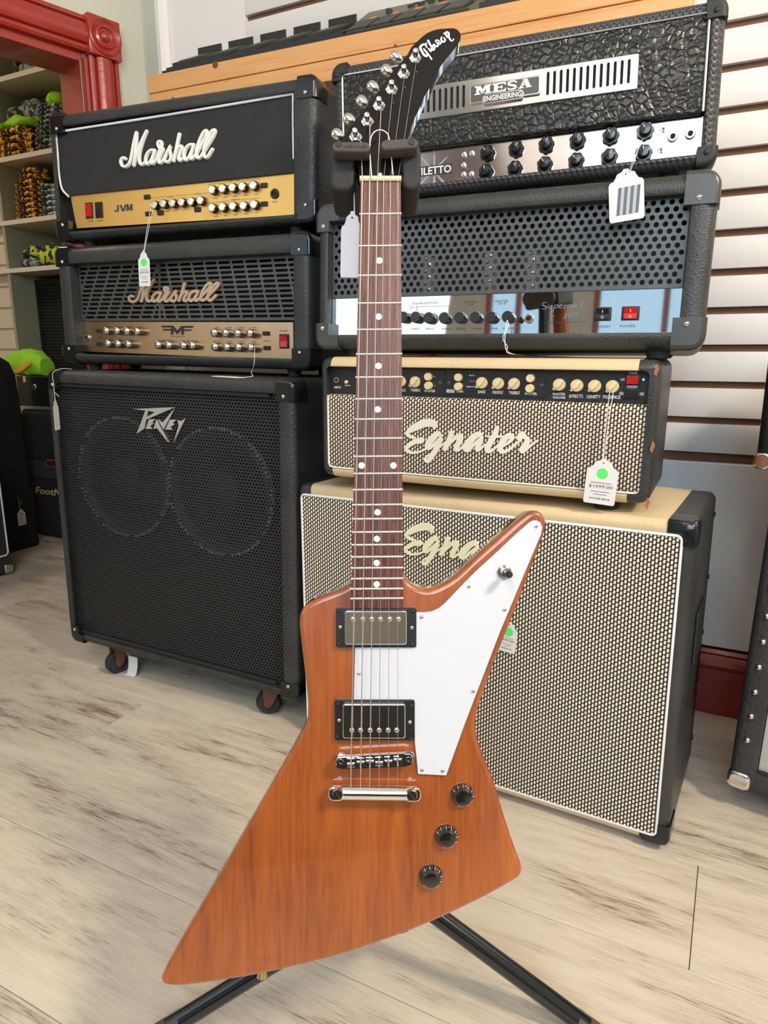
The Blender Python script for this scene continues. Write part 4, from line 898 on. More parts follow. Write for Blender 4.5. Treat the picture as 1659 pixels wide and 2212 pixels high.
a=f.p(1390,820,PY); bm=B(); lathe(bm,[(.0022,0),(.0018,-.0015),(.0002,-.002)],a[0],a[1],10,PY); link('indicator_light',bm,GUM,t)
bm=B()
for s,a,b,h in (('INPUT',(141,262),(188,263),.0042),('CHANNEL',(214,244),(256,245),.002),('MIDDLE',(585,284),(650,285),.0052),('TREBLE',(685,283),(755,285),.0052),('MASTER',(787,287),(863,289),.0042),('GAIN',(1015,291),(1062,292),.0042),('BASS',(1170,296),(1222,297),.0052),('MIDDLE',(1273,299),(1348,301),.0052),('TREBLE',(1388,302),(1468,305),.0052),('MASTER',(1506,307),(1592,310),.0042),('BRIGHT',(1106,173),(1146,174),.0022),('1  2  3',(1106,213),(1146,214),.0022),('BASS BOOST',(1088,254),(1150,255),.0022),('B',(855,181),(862,181),.002),('A',(855,248),(862,248),.002)):
    txt(bm,f,s,*G5(*a),*G5(*b),PY-.0012,bold=.012,hh=h)
for s,a,b,h in (('MASTER',(279,278),(360,280),.0043),('VOLUME',(278,300),(360,302),.0043),('EFFECTS',(384,294),(472,296),.0056),('DENSITY',(497,297),(585,299),.0056),('PRESENCE',(600,299),(712,302),.0056),('POWER',(768,145),(824,146),.0042),('OFF',(713,186),(742,187),.0042),('STANDBY',(753,232),(824,233),.0042),('LOW',(708,267),(734,268),.0030),('PWR',(708,278),(734,279),.0030),('HIGH',(835,270),(864,271),.0030),('PWR',(835,281),(864,282),.0030)):
    txt(bm,f,s,*G6(*a),*G6(*b),PY-.0001,bold=.012,hh=h)
link('panel_lettering',bm,WINK,t)
a=f.p(*G5(945,292),PY); b=f.p(*G5(1005,270),PY); bm=B(); rbox(bm,a[0],b[0],a[1],b[1],.001,PY-.0016,PY-.001); link('gain_label',bm,mat('label_grey',(.5,.5,.48),.5),t)

f=FR['cab']; W_,H_,D_=.8033,HT['cab'],.34
t=thing('speaker_cabinet','large speaker cabinet with cream edges and woven cream grille, on the floor behind the guitar','speaker cabinet',f)
x0=(f.p(654,1075)[0]+f.p(665,1540)[0])/2; x0=f.p(653,1100)[0]; x1=(f.p(1474,1180)[0]+f.p(1415,1780)[0])/2
zT=(f.p(700,1072)[1]+f.p(1300,1141)[1])/2; zB=(f.p(1100,1706)[1]+f.p(1380,1792)[1])/2
shell(t,W_,H_,D_,x0,x1,zB,zT,.016,.016,TOLEX2,.02,.003)
cream_wrap(t,W_,H_,D_,f.p(672,1052)[0],f.p(1441,1140)[0],f.p(690,1570)[0],f.p(1380,1800)[0],H_-zT,zB,.014)
# cream bands along the top sides run back beside the edges
xr_=f.p(1441,1140)[0]
bm=B(); rbox(bm,x0,x1,zB,zT,.007,-.0015,.0035,.0005); 
link('grille_cloth',bm,BASKET2,t)
piping(t,[(p[0],p[2]) for p in rect(x0-.0005,x1+.0005,zB-.0005,zT+.0005,.009,0,5)],-.0008,.0026,WPIP,True)
S_=[[(*f.p(860+x/8.295,1110+y/8.295,-.006),w_) for x,y,w_ in s] for s in [[(95,360,0),(640,180,0),(430,915,0),(1455,575,0),(1120,790,0)]]]
q_=[p for p in S_[0]]; zz=[p[1] for p in q_]
# same word, slightly larger, at its place on the cloth
e0=f.p(870+15/5.351,960,0)
def fit2(src,dst):
    """affine map from 3 point pairs"""
    (ax,ay),(bx,by),(cx,cy)=src; (u0,v0),(u1,v1),(u2,v2)=dst; d=(bx-ax)*(cy-ay)-(cx-ax)*(by-ay)
    def m(x,y):
        s=((x-ax)*(cy-ay)-(cx-ax)*(y-ay))/d; t_=((bx-ax)*(y-ay)-(x-ax)*(by-ay))/d
        return (u0+s*(u1-u0)+t_*(u2-u0),v0+s*(v1-v0)+t_*(v2-v0))
    return m
mp=fit2([(15,585),(725,585),(262,725)],[f.p(860+92/8.295,1110+640/8.295,-.006),f.p(860+1125/8.295,1110+760/8.295,-.006),f.p(860+440/8.295,1110+890/8.295,-.006)])
sc_=math.hypot(*(a-b for a,b in zip(mp(100,500),mp(200,500))))/100
strokes_obj('script_logo',t,[[(*mp(x,y),w_*sc_*.92) for x,y,w_ in s] for s in EG],-.0016,.0045,None,mat('ivory_script_warm',(.78,.74,.52),.35),False,'ivory brush-script wordmark')
for sx in (-1,1):
    for sg in (-1,1):
        if sx<0: continue
        ox=W_/2+.003; oz=H_+.003 if sg>0 else -.003; bm=B(); s=.052
        X0=x1+.006
        P=[(ox-s,oz)] if False else []
        pts=[(xr_+.002 if sg>0 else f.p(1383,1800)[0]+.002,oz),(ox-.014,oz),(ox-.004,oz-sg*.004),(ox,oz-sg*.014),(ox,oz-sg*.042),(X0,oz-sg*.042),(X0,oz-sg*.020),(xr_+.002 if sg>0 else f.p(1383,1800)[0]+.002,oz-sg*.020)]
        if sx<0: pts=[(-x,z) for x,z in pts]
        loft(bm,[[(x,y,z) for x,z in [(p[0]-sx*i*(abs(p[0]-sx*ox)<.02),p[1]-sg*i*(abs(p[1]-oz)<.02)) for p in pts]] for y,i in ((.06,0),(.006,0),(.001,.001),(-.0022,.004))])
        c=link('corner_cap',bm,BLKP,t,smooth=45)
bm=B(); 
for zz_ in (.16,.40):
    pass
# side handle dish and edge strip seen on the right side
bm=B(); box(bm,W_/2,W_/2+.006,.12,.24,.30,.40,.003); link('side_handle',bm,BLKM,t)
for yy,zq in ((.33,.55),(.33,.42),(.33,.3),(.33,.18),(.33,.06)):
    bm=B(); zcyl(bm,0,0,.005,0,.003,10); o=link('side_screw',bm,BLKM,t); o.rotation_euler=(0,math.pi/2,0); o.location=(W_/2,yy-.02,zq)
for sx in (-1,1):
    for yy in (.05,.28):
        bm=B(); x=sx*(W_/2-.05); Pz=f.M@Vector((x,yy,0)); zcyl(bm,x,yy,.02,-max(Pz.z,.004)/1.0+.0003,.002,14); link('foot',bm,RUB,t)
# ------------------------------------------------------------------ the guitar (frame square to the neck, leaning back on its stand)
DG=.745
GFR=Fr(CAM+ray(829.5,1106).normalized()*DG-Vector((0,sT,cT))*0, (1,0,0), ray(829.5,1106).normalized(), Vector((0,sT,cT)))
base=GFR.sub(*[(lambda p:(p[0],.02,p[1]))(GFR.p(560,2120))][0]) if False else GFR
gb=GFR.p(700,2100); GF=GFR.sub(gb[0],0,gb[1])
gt=thing('electric_guitar','angular orange-brown electric guitar with white pickguard and black pointed headstock, on the stand in front','guitar',GF)
q=lambda px,py,d=0:GF.p(px,py,d)
OUT=[(757,1262),(735,1274),(710,1284),(685,1293),(664,1304),(651,1318),(646,1338),(648,1370),(657,1445),(663,1505),(664,1545),(656,1572),(591,1686),(528,1795),(464,1905),(397,2019),(352,2100),(347,2122),(362,2132),(413,2131),(548,2110),(700,2076),(809,2042),(924,1998),(1035,1946),(1108,1906),(1125,1893),(1128,1876),(1122,1858),(1107,1818),(1088,1760),(1068,1692),(1049,1645),(1036,1611),(1029,1584),(1028,1565),(1031,1541),(1042,1505),(1079,1404),(1110,1328),(1146,1234),(1168,1177),(1178,1144),(1180,1126),(1173,1110),(1158,1102),(1143,1106),(1117,1126),(1074,1164),(1020,1211),(984,1245),(951,1266),(922,1274),(893,1265),(876,1250),(870,1235)]
def resample(P,d):
    out=[];acc=0
    for a,b in zip(P,P[1:]+P[:1]):
        L=math.hypot(b[0]-a[0],b[1]-a[1]); s=acc
        while s<L: out.append((a[0]+(b[0]-a[0])*s/L,a[1]+(b[1]-a[1])*s/L)); s+=d
        acc=s-L
    return out
def inset(P,e):
    n=len(P); o=[]
    for i in range(n):
        a,b,c=Vector(P[i-2]),Vector(P[i]),Vector(P[(i+2)%n]); d=(c-a).normalized(); nn=Vector((-d.y,d.x)); o.append((b.x-nn.x*e,b.y-nn.y*e))
    return o
def area2(P): return sum(a[0]*b[1]-b[0]*a[1] for a,b in zip(P,P[1:]+P[:1]))
pts=[q(*p) for p in catmull(OUT[:-1]+[OUT[-1]],4,False)]
pts=resample(pts,.006)
if area2(pts)<0: pts=pts[::-1]
sgn=-1
TB=.042; er=.0055
def bodyloop(e,y): return [(x,y,z) for x,z in inset(pts,-e*sgn*-1 if False else -e)]
t1=inset(pts,.004); flip=1 if abs(area2(t1))<abs(area2(pts)) else -1
bl=lambda e,y:[(x,y,z) for x,z in (inset(pts,e*flip) if e else pts)]
bm=B(); L=[bl(er,TB),bl(er*.3,TB-er*.3),bl(0,TB-er)]
for k in range(7): a=R(90*k/6); L.append(bl(er*(1-math.cos(a)),er*(1-math.sin(a))))
loft(bm,L); body=link('body',bm,MAHOG,gt,smooth=50)
# neck and fretboard
FB=-.012   # playing surface, towards the viewer
fbp=[q(779,388,FB),q(866,388,FB),q(870.5,1314,FB),q(757.5,1314,FB)]
bm=B(); poly(bm,fbp,FB,FB+.0055,.0006); fb=link('fretboard',bm,ROSE,gt,smooth=40)
bm=B()
def nsec(py,xa,xb,dep,y0):
    a=q(xa,py,FB)[0]; b=q(xb,py,FB); z=b[1]; b=b[0]; m=(a+b)/2; r=(b-a)/2
    return [(m+r*math.cos(R(t_))*.985,y0+dep*abs(math.sin(R(t_)))**.8,z) for t_ in range(0,181,15)]
loft(bm,[nsec(py,779+(757.5-779)*(py-388)/926,866+(870.5-866)*(py-388)/926,dp,FB+.005) for py,dp in ((380,.016),(420,.0165),(700,.018),(1000,.019),(1150,.022),(1236,.035),(1262,.045))]); link('neck',bm,MAHOG,gt,smooth=45)
FY=[462,531,595,655,712,765,815,862,905.5,947,986,1023,1058,1090.5,1121,1149.5,1177,1203,1227,1250,1272,1293]
for fy in FY:
    k=(fy-388)/926; xa=779-21.5*k-1; xb=866+4.5*k+1; a=q(xa,fy,FB); b=q(xb,fy-1,FB)
    bm=B(); P=[]; dz=.00125
    loft(bm,[[(p[0],y,p[1]+z) for y,z in ((FB+.0002,-dz),(FB-.0007,-dz*.8),(FB-.0012,0),(FB-.0007,dz*.8),(FB+.0002,dz))] for p in (a,b)])
    link('fret',bm,FRET,fb,smooth=60)
for px,py in ((819.5,563),(818,684),(817.5,790.5),(816,884.5),(781,1005.6),(850,1005.6),(815.5,1106.6),(814,1164),(813.6,1216),(813.6,1262)):
    a=q(px,py,FB); bm=B(); cyl(bm,a[0],a[1],.0034,FB-.0003,FB+.001,20); link('inlay_dot',bm,PEARL,fb)
bm=B(); a=q(777,386,FB); b=q(867,386,FB); loft(bm,[[(x,y,zc_+z) for y,z in ((FB+.004,-.0028),(FB-.0016,-.0026),(FB-.0026,-.001),(FB-.0020,.0022),(FB+.004,.0028))] for x,zc_ in ((a[0],a[1]),(a[0]+.001,a[1]),(b[0],b[1]))]); link('nut',bm,NUT,gt,smooth=40)
# headstock, tipped back
HS=[(960,62),(978,61),(988,64.5),(994,72),(995,81),(991,93),(977.5,111),(954,140),(935,174),(927,192),(916,210),(905,237),(896,255),(886,285),(877,320),(868,350),(864,383),(780,383),(776,366),(766,350),(752,334),(739,320),(734,308),(741,297),(765,263),(787,236),(817,198),(836,171),(857,145),(878,121),(889,102),(905,86),(919,74),(933,67),(947,63)]
hd=lambda py:FB+.004+(383-py)*.0005*math.tan(R(15))
HO=q(823,383,FB+.004); TL=math.tan(R(15))
def hq(px,py,o=0):
    """point of the tipped headstock face under a pixel, raised o towards the viewer"""
    c=GF.I@CAM; r=GF.I.to_3x3()@ray(px,py); y0=FB+.004-o; t_=(y0-c.y+TL*(c.z-HO[1]))/(r.y-TL*r.z); p=c+r*t_; return (p.x,p.z,p.y)
hd=lambda py:hq(823,py)[2]
hp=[hq(px,py) for px,py in catmull(HS,3,True)]
bm=B(); A_=[bm.verts.new((x,d,z)) for x,z,d in hp]; M_=[bm.verts.new((x*1.0,d+.0008,z)) for x,z,d in hp]; B_=[bm.verts.new((x,d+.0145,z-.003)) for x,z,d in hp]; n_=len(hp)
cxh=sum(p[0] for p in hp)/n_
bm.faces.new(A_); bm.faces.new(B_[::-1])
for i in range(n_): bm.faces.new((A_[(i+1)%n_],A_[i],B_[i],B_[(i+1)%n_]))
bmesh.ops.delete(bm,geom=M_,context='VERTS'); hs=link('headstock',bm,HEADB,gt,smooth=40)
# pearl wordmark: strokes in the 8.507x crop at (860,40)
GB=[[(525,535,30),(500,485,38),(445,490,44),(405,540,46),(430,600,44),(480,680,44),(525,700,40),(535,650,40),(500,600,34),(470,560,26)],[(545,650,34),(580,700,30),(615,755,30)],[(515,462,34),(517,464,34)],[(560,560,34),(600,610,34)],[(550,410,40),(590,490,36),(640,570,36),(620,590,26)],[(600,560,20),(650,590,30),(670,540,28),(630,500,26)],
[(655,480,30),(700,520,34),(735,500,30),(710,450,26)],[(690,430,30),(700,400,24),(750,420,30),(735,470,30),(780,470,28),(790,430,26)],[(800,345,24),(790,390,34),(830,440,34),(865,400,30),(840,360,26)],[(845,280,36),(880,300,36),(900,350,34)],[(860,300,30),(890,255,40),(930,280,36),(930,340,34),(960,400,32),(990,420,26),(1020,380,18)]]
bm=B(); k8=.0005/8.507
for s in GB:
    P=[(*hq(860+x/8.507,40+y/8.507)[:2],w_*k8*1.05) for x,y,w_ in s]
    n0=len(bm.verts); stroke(bm,P,0,.0002,None,3)
    bm.verts.ensure_lookup_table()
    for v in bm.verts[n0:]:
        zz_=v.co.z; 
        # lay the ribbon on the tilted face
        v.co.y+=FB+.004+(zz_-HO[1])*TL-.0004
link('pearl_wordmark',bm,PEARL,gt)
TP=[(768,296),(793.6,263),(819,229),(846,193.6),(872,160),(897,126)]; KP=[(735,295),(760,262),(787,224),(811,192),(840,157),(861,127)]
for (px,py),(kx,ky) in zip(TP,KP):
    d=hd(py); a=q(px,py,d)
    bm=B(); lathe(bm,[(.0072,0),(.0070,-.001),(.0050,-.0026),(.0046,-.003)],a[0],a[1],6,d); lathe(bm,[(.0052,-.0015),(.0048,-.003),(.0030,-.0035),(.0028,-.0105),(.0031,-.0125),(.0026,-.014),(.0002,-.0143)],a[0],a[1],20,d); tn=link('tuner',bm,CHROME,gt,smooth=35)
    b=q(kx,ky,d+.020)
    bm=B(); tube(bm,[(a[0]-.004,d+.019,a[1]+.001),(b[0],d+.020,b[1])],.0018,8); box(bm,a[0]-.009,a[0]+.006,d+.0145,d+.025,a[1]-.006,a[1]+.006,.002); link('tuner_housing',bm,CHROME,tn,smooth=40)
    bm=B(); u=Vector((b[0]-a[0],0,b[1]-a[1])).normalized(); v_=Vector((-u.z,0,u.x)); c_=Vector((b[0],d+.020,b[1]))
    sz=1.0
    ring_=[]
    for s_,ww,th_ in ((-.004,.0022,.0022),(-.001,.005,.003),(.003,.0062,.0032),(.007,.0062,.003),(.0095,.0045,.0024),(.0105,.002,.001)):
        ring_.append([tuple(c_+u*s_+v_*ww*math.cos(2*math.pi*k/16)*sz+Vector((0,1,0))*th_*math.sin(2*math.pi*k/16)*1.6) for k in range(16)])
    loft(bm,ring_); link('tuner_button',bm,NICKEL,tn,smooth=50)
# pickguard
PG=[(899,1322),(916,1322),(933,1320),(948,1313),(962,1301),(980,1282),(1004,1257),(1027,1234),(1074,1191),(1110,1157),(1143,1128),(1151,1124),(1160,1124),(1168,1129),(1172,1139),(1169,1154),(1128,1251),(1080,1366),(1049,1447),(1006,1559),(964,1675),(903,1672),(900,1640),(896,1603),(895,1512),(764,1512),(767,1398),(899,1398)]
pg=[q(*p,-.0022) for p in PG]
bm=B(); poly(bm,pg,-.0022,.0002); o=link('pickguard',bm,[PGW,PGE],gt)
for p_ in o.data.polygons: p_.material_index=0 if abs(p_.normal.y)>.9 else 1
bm=B(); tube(bm,[(x,-.0021,z) for x,z in pg],.00035,4,True); link('bevel_line',bm,PGE,o)
def screw(parent,px,py,y,r=.0024,m=CHROME,d=None):
    a=q(px,py,y); bm=B(); lathe(bm,[(r,0),(r*.9,-r*.35),(r*.5,-r*.6),(.0001,-r*.65)],a[0],a[1],14,y); s_=link('screw',bm,m,parent,smooth=50)
    bm=B(); 
    for an in (R(30),R(120)): tube(bm,[(a[0]-r*.55*math.cos(an),y-r*.62,a[1]-r*.55*math.sin(an)),(a[0]+r*.55*math.cos(an),y-r*.62,a[1]+r*.55*math.sin(an))],r*.13,4)
    link('slot',bm,INK,s_)
for px,py in ((1158,1137),(1013,1267),(1090,1317),(911,1333),(776,1454.5),(1022,1493),(912,1663),(956,1665)): screw(o,px,py,-.0022,.0023)
# pickups
def pickup(ring,cover,poles,sides,cs,lab):
    (ax,ay),(bx,by)=ring; y0=-.0045; a=q(ax,by,y0); b=q(bx,ay,y0)
    bm=B(); rbox(bm,a[0],b[0],a[1],b[1],.0025,y0,.0005,.0008); r_=link('pickup',bm,mat('pickup_ring_black',(.012,.012,.012),.32),gt,smooth=40); r_['label']=lab
    (ax,ay),(bx,by)=cover; y1=-.0092; a=q(ax,by,y1); b=q(bx,ay,y1)
    bm=B(); rbox(bm,a[0],b[0],a[1],b[1],.0028,y1,y0,.0011,5); link('pickup_cover',bm,CHROME,r_,smooth=45)
    for px,py in poles: 
        c_=q(px,py,y1); bm=B(); lathe(bm,[(.0027,0),(.0027,-.0003),(.0024,-.0009),(.0012,-.0013),(.0001,-.0014)],c_[0],c_[1],16,y1); link('pole_piece',bm,NICKEL,r_,smooth=50)
    for px,py in sides: screw(r_,px,py,y0,.0022,NICKEL)
    for px,py in cs: screw(r_,px,py,y0,.0022,BLKM)
pickup(((726,1313),(899.5,1399)),((744.5,1319.5),(879,1393)),[(x,1337.5) for x in (763,784,803,822,842,861)],((735,1354.5),(889.5,1356)),((733,1319.5),(892,1321),(732,1391),(890,1392.5)),'chrome covered neck pickup')
pickup(((723,1512),(896,1599.5)),((740,1521),(876,1596)),[(x,1577.5) for x in (760,779,799.5,819,838.5,857)],((732.5,1556),(885.5,1560)),((730,1521),(889,1524),(728.5,1591.5),(888,1596)),'chrome covered bridge pickup')
# bridge
by=-.016
BP=[(742,1635),(872,1628.5),(884,1629),(892,1636),(892,1645),(886,1652),(876,1656),(738,1661),(728,1656),(725,1648),(727,1640),(733,1636)]
bm=B(); poly(bm,[q(*p,by) for p in catmull(BP,3,True)],by,by+.007,.0008); br=link('bridge',bm,NICKEL,gt,smooth=40)
a=q(749,1657,by); b=q(871,1633,by); 
bm=B(); P=[q(749,1639,by-.0002),q(870,1633,by-.0002),q(871,1652,by-.0002),q(749,1657,by-.0002)]; poly(bm,P,by-.0003,by+.001); link('saddle_channel',bm,BLKV,br)
for i,px in enumerate((758,779,799,819,839,859)):
    py=1648-i*.9; z_=q(px,py,by); s_=(-1,-.2,.2,-1,-.3,.4)[i]*.0015
    bm=B(); w_=.0042
    loft(bm,[[(z_[0]-w_,by-.0003,z_[1]+s_+.0022),(z_[0]+w_,by-.0003,z_[1]+s_+.0022),(z_[0]+w_,by-.0003,z_[1]+s_-.0022),(z_[0]-w_,by-.0003,z_[1]+s_-.0022)],[(z_[0]-w_*.9,by-.0030,z_[1]+s_+.0004),(z_[0]+w_*.9,by-.0030,z_[1]+s_+.0004),(z_[0]+w_*.9,by-.0030,z_[1]+s_-.0004),(z_[0]-w_*.9,by-.0030,z_[1]+s_-.0004)]])
    for e_ in (-1,1): box(bm,z_[0]-w_,z_[0]+w_,by-.0012,by,z_[1]+e_*.0043-.0004,z_[1]+e_*.0043+.0004)
    tube(bm,[(z_[0],by-.0010,z_[1]-.0050),(z_[0],by-.0010,z_[1]+.0050)],.0011,8); link('saddle',bm,CHROME,br,smooth=30)
for px,py in ((736,1646),(882.5,1641)):
    a=q(px,py,by); bm=B(); lathe(bm,[(.0032,0),(.003,-.0012),(.0018,-.0012),(.0016,-.0002),(.0001,-.0002)],a[0],a[1],16,by); link('bridge_post',bm,CHROME,br,smooth=35)
    bm=B(); lathe(bm,[(.0065,.012),(.0068,.0105),(.0068,.009),(.0062,.0075)],a[0],a[1],24,by); lathe(bm,[(.004,.0175),(.004,.012)],a[0],a[1],16,by); link('thumbwheel',bm,CHROME,br,smooth=40)
# tailpiece
ty=-.013; a=q(739,1715,ty); b=q(879,1717,ty); bm=B(); 
P=[]
for k in range(13): an=R(180*k/12); P.append((ty+.004-.0075*math.sin(an),.0078*math.cos(an)))
P+= [(ty+.0045,-.0078),(ty+.0045,.0078)]
loft(bm,[[(x,y,z_+dz) for y,dz in P] for x,z_ in ((a[0]-.001,a[1]),(b[0]+.001,b[1]))]); tp=link('tailpiece',bm,CHROME,gt,smooth=50)
for (px,py),sx in (((728,1715),-1),((891,1717),1)):
    a=q(px,py,ty); bm=B(); rbox(bm,a[0]-.0095,a[0]+.0085 if sx<0 else a[0]+.0095,a[1]-.0082,a[1]+.0070,.0055,ty+.0005,ty+.006,.0015); link('tailpiece_ear',bm,NICKEL,tp,smooth=40)
    a=q(px+2 if sx<0 else px-2,py-3,ty); bm=B(); lathe(bm,[(.0058,.002),(.0060,-.0045),(.0052,-.0062),(.0001,-.0064)],a[0],a[1],24,ty); st=link('stud',bm,CHROME,tp,smooth=40)
    bm=B(); an=R(-58 if sx<0 else -50); tube(bm,[(a[0]-.0052*math.cos(an),ty-.0064,a[1]-.0052*math.sin(an)),(a[0]+.0052*math.cos(an),ty-.0064,a[1]+.0052*math.sin(an))],.0006,4); link('slot',bm,INK,st)
# strings
ST=[((779,305),783,758,758),((799,270),799,779,778.5),((823,236),815.5,799,798.5),((848,201),829,819,819),((873,168),843.5,839,839),((899,133),860,859,859)]
for i,((tx,ty_),nx,bx,ex) in enumerate(ST):
    r=(.00066,.00058,.00048,.00032,.00026,.00022)[i]; d=hd(ty_)-.008; a=q(tx,ty_,d); n_=q(nx,385,FB-.0030); b=q(bx,1648-i,by-.0036); e=q(ex,1703,ty-.001)
    bm=B(); tube(bm,[(a[0],d,a[1]),(n_[0],FB-.0028,n_[1])],r,6); tube(bm,[(n_[0],FB-.0028,n_[1]),(b[0],by-.0034,b[1])],r,6); tube(bm,[(b[0],by-.0034,b[1]),(e[0],ty-.001,e[1])],r,6)
    link('string',bm,mat('wound_string',(.66,.60,.50),.35,.9) if i<3 else mat('plain_string',(.62,.62,.62),.25,1),gt)
bm=B(); a=q(821.5,374,FB); lathe(bm,[(.0024,.002),(.0022,-.001),(.0001,-.0014)],a[0],a[1],12,FB+.004); link('truss_rod_nut',bm,STEEL,gt,smooth=40)
# control knobs
for (px,py),rot in (((1000,1721),0),((965,1810.5),4),((931.5,1898),-20)):
    a=q(px,py,-.005); r=.0126
    bm=B(); lathe(bm,[(r*1.02,0),(r*1.02,-.002),(r*.99,-.003),(r*.66,-.0085),(r*.62,-.0092),(r*.45,-.0094),(.0002,-.0094)],a[0],a[1],36,0); kn=link('control_knob',bm,mat('knob_black',(.010,.010,.010),.14,coat=1),gt,smooth=35)
    bm=B()
    for k in range(20):
        an=R(90+72-k*14.6+rot); c_,s_=math.cos(an),math.sin(an); num=k%2==0
        ra=r*(.84 if num else .94)
        if num:
            n0=len(bm.verts); text(bm,str(10-k//2) if k//2<=10 else '0',-.0011,.0011,-.0013,.0013,0,.0002,bold=.03); bm.verts.ensure_lookup_table()
            for v in bm.verts[n0:]:
                x,z=v.co.x,v.co.z; rr=ra+z*.9; v.co=Vector((a[0]+rr*c_+x*s_,-.0034-(.99*r-rr)*.50-.0003+v.co.y*.2,a[1]+rr*s_-x*c_))
        else: tube(bm,[(a[0]+r*.82*c_,-.0061,a[1]+r*.82*s_),(a[0]+r*.98*c_,-.0033,a[1]+r*.98*s_)],.00028,4)
    link('knob_numerals',bm,WINK,kn)
# toggle switch
a=q(1090,1236,-.004); bm=B(); lathe(bm,[(.0076,0),(.0074,-.0022),(.0052,-.0034),(.0048,-.003),(.0030,-.0032)],a[0],a[1],24,-.0022); sw=link('pickup_switch',bm,mat('aged_nickel',(.36,.30,.24),.25,1),gt,smooth=35)
bm=B(); b=Vector((a[0]+.0018,-.018,a[1]-.001)); tube(bm,[(a[0],-.004,a[1]),tuple(b)],.0016,8); link('switch_lever',bm,NICKEL,sw,smooth=40)
bm=B(); lathe(bm,[(.0024,.006),(.0036,.003),(.0042,-.002),(.0034,-.0055),(.0001,-.007)],b.x,b.z,16,b.y); link('switch_tip',bm,BLKP,sw,smooth=60)
a=q(566,2107,.02); bm=B(); zcyl(bm,0,0,.006,-.007,0,14,.004); o=link('strap_button',bm,mat('brass',(.7,.5,.2),.3,1),gt,smooth=40); o.location=(a[0],.021,a[1]+.005)
# ------------------------------------------------------------------ guitar stand
hub=Vector((.016,.800,.155)); SF=Fr((hub.x,hub.y,0),(1,0,0),(0,1,0),(0,0,1))
st=thing('guitar_stand','black tubular tripod guitar stand with foam-padded yoke holding the guitar','guitar stand',SF)
yk=GF.M@Vector((q(818,400,.06)[0],.055,q(818,400,.06)[1])); L_=lambda P:SF.I@Vector(P)
bm=B(); tube(bm,[L_(hub-Vector((0,0,.03))),L_(yk)],.0125,20); link('upright_tube',bm,mat('black_steel_tube',(.012,.014,.016),.18,.3,coat=.5),st,smooth=40)
TUBE=MC['black_steel_tube']
def atz(px,py,z): r=ray(px,py); t_=(z-H)/r.z; return CAM+r*t_
for i,ft in enumerate((atz(392,2208,.018),atz(1243,2205,.018),Vector((.02,1.02,.018)))):
    top=hub+Vector((-.018,0,.0)) if i==0 else hub+Vector((.018,0,0)) if i==1 else hub+Vector((0,.018,0))
    end=ft+(ft-top)*.06; end.z=.014
    bm=B(); tube(bm,[L_(top),L_(end)],.0125,20); link('leg',bm,TUBE,st,smooth=40)
    bm=B(); dr=(end-top).normalized(); tube(bm,[L_(ft-dr*.002),L_(ft+dr*.045)],.0155,20); lg_=link('rubber_foot',bm,mat('grey_rubber',(.07,.065,.055),.7),st,smooth=40)
    ft.z=.018
bm=B(); zcyl(bm,0,0,.030,hub.z-.035,hub.z+.03,24,.024); link('hub',bm,BLKM,st,smooth=40)
# yoke block behind the neck and the two folded arms
gq=lambda px,py,d:GF.p(px,py,d)
def stbox(name,px0,px1,py0,py1,d0,d1,r,m,e=.004,rot=0,par=st):
    a=gq(px0,py1,d0); b=gq(px1,py0,d0); bm=B(); rbox(bm,a[0],b[0],a[1],b[1],r,d0,d1,e,6)
    M=SF.I@GF.M
    if rot:
        c=Vector(((a[0]+b[0])/2,0,(a[1]+b[1])/2)); bmesh.ops.transform(bm,matrix=Matrix.Translation(c)@Matrix.Rotation(rot,4,'Y')@Matrix.Translation(-c),verts=bm.verts[:])
    bmesh.ops.transform(bm,matrix=M,verts=bm.verts[:]); return link(name,bm,m,par,smooth=45)
stbox('yoke',722,898,345,424,.022,.075,.022,GREYP)
stbox('foam_arm',712,766,312,412,-.005,.062,.010,mat('black_foam',(.014,.013,.013),.7))
stbox('foam_arm',866,909,304,410,-.005,.062,.010,MC['black_foam'])
for x0_,x1_,y0_,y1_,rt,bp in ((717,800,305.5,328,R(1),(731.5,311)),(822,904,299.5,322,R(-4),(889,306))):
    o=stbox('arm_pad',x0_,x1_,y0_,y1_,-.024,-.006,.0055,GREYP,.002,rt)
    a=gq(*bp,-.0245); bm=B(); cyl(bm,a[0],a[1],.0034,-.0248,-.02,16,e=.0005); bmesh.ops.transform(bm,matrix=SF.I@GF.M,verts=bm.verts[:]); link('pad_plug',bm,BLKM,o)
a=gq(744,318,-.0241); b=gq(792,314,-.0241); bm=B(); text(bm,'HERCULES',a[0],b[0],a[1]-.0008,b[1]+.0002,-.0241,.0003,bold=.01); bmesh.ops.transform(bm,matrix=SF.I@GF.M,verts=bm.verts[:]); link('pad_lettering',bm,INK,st)
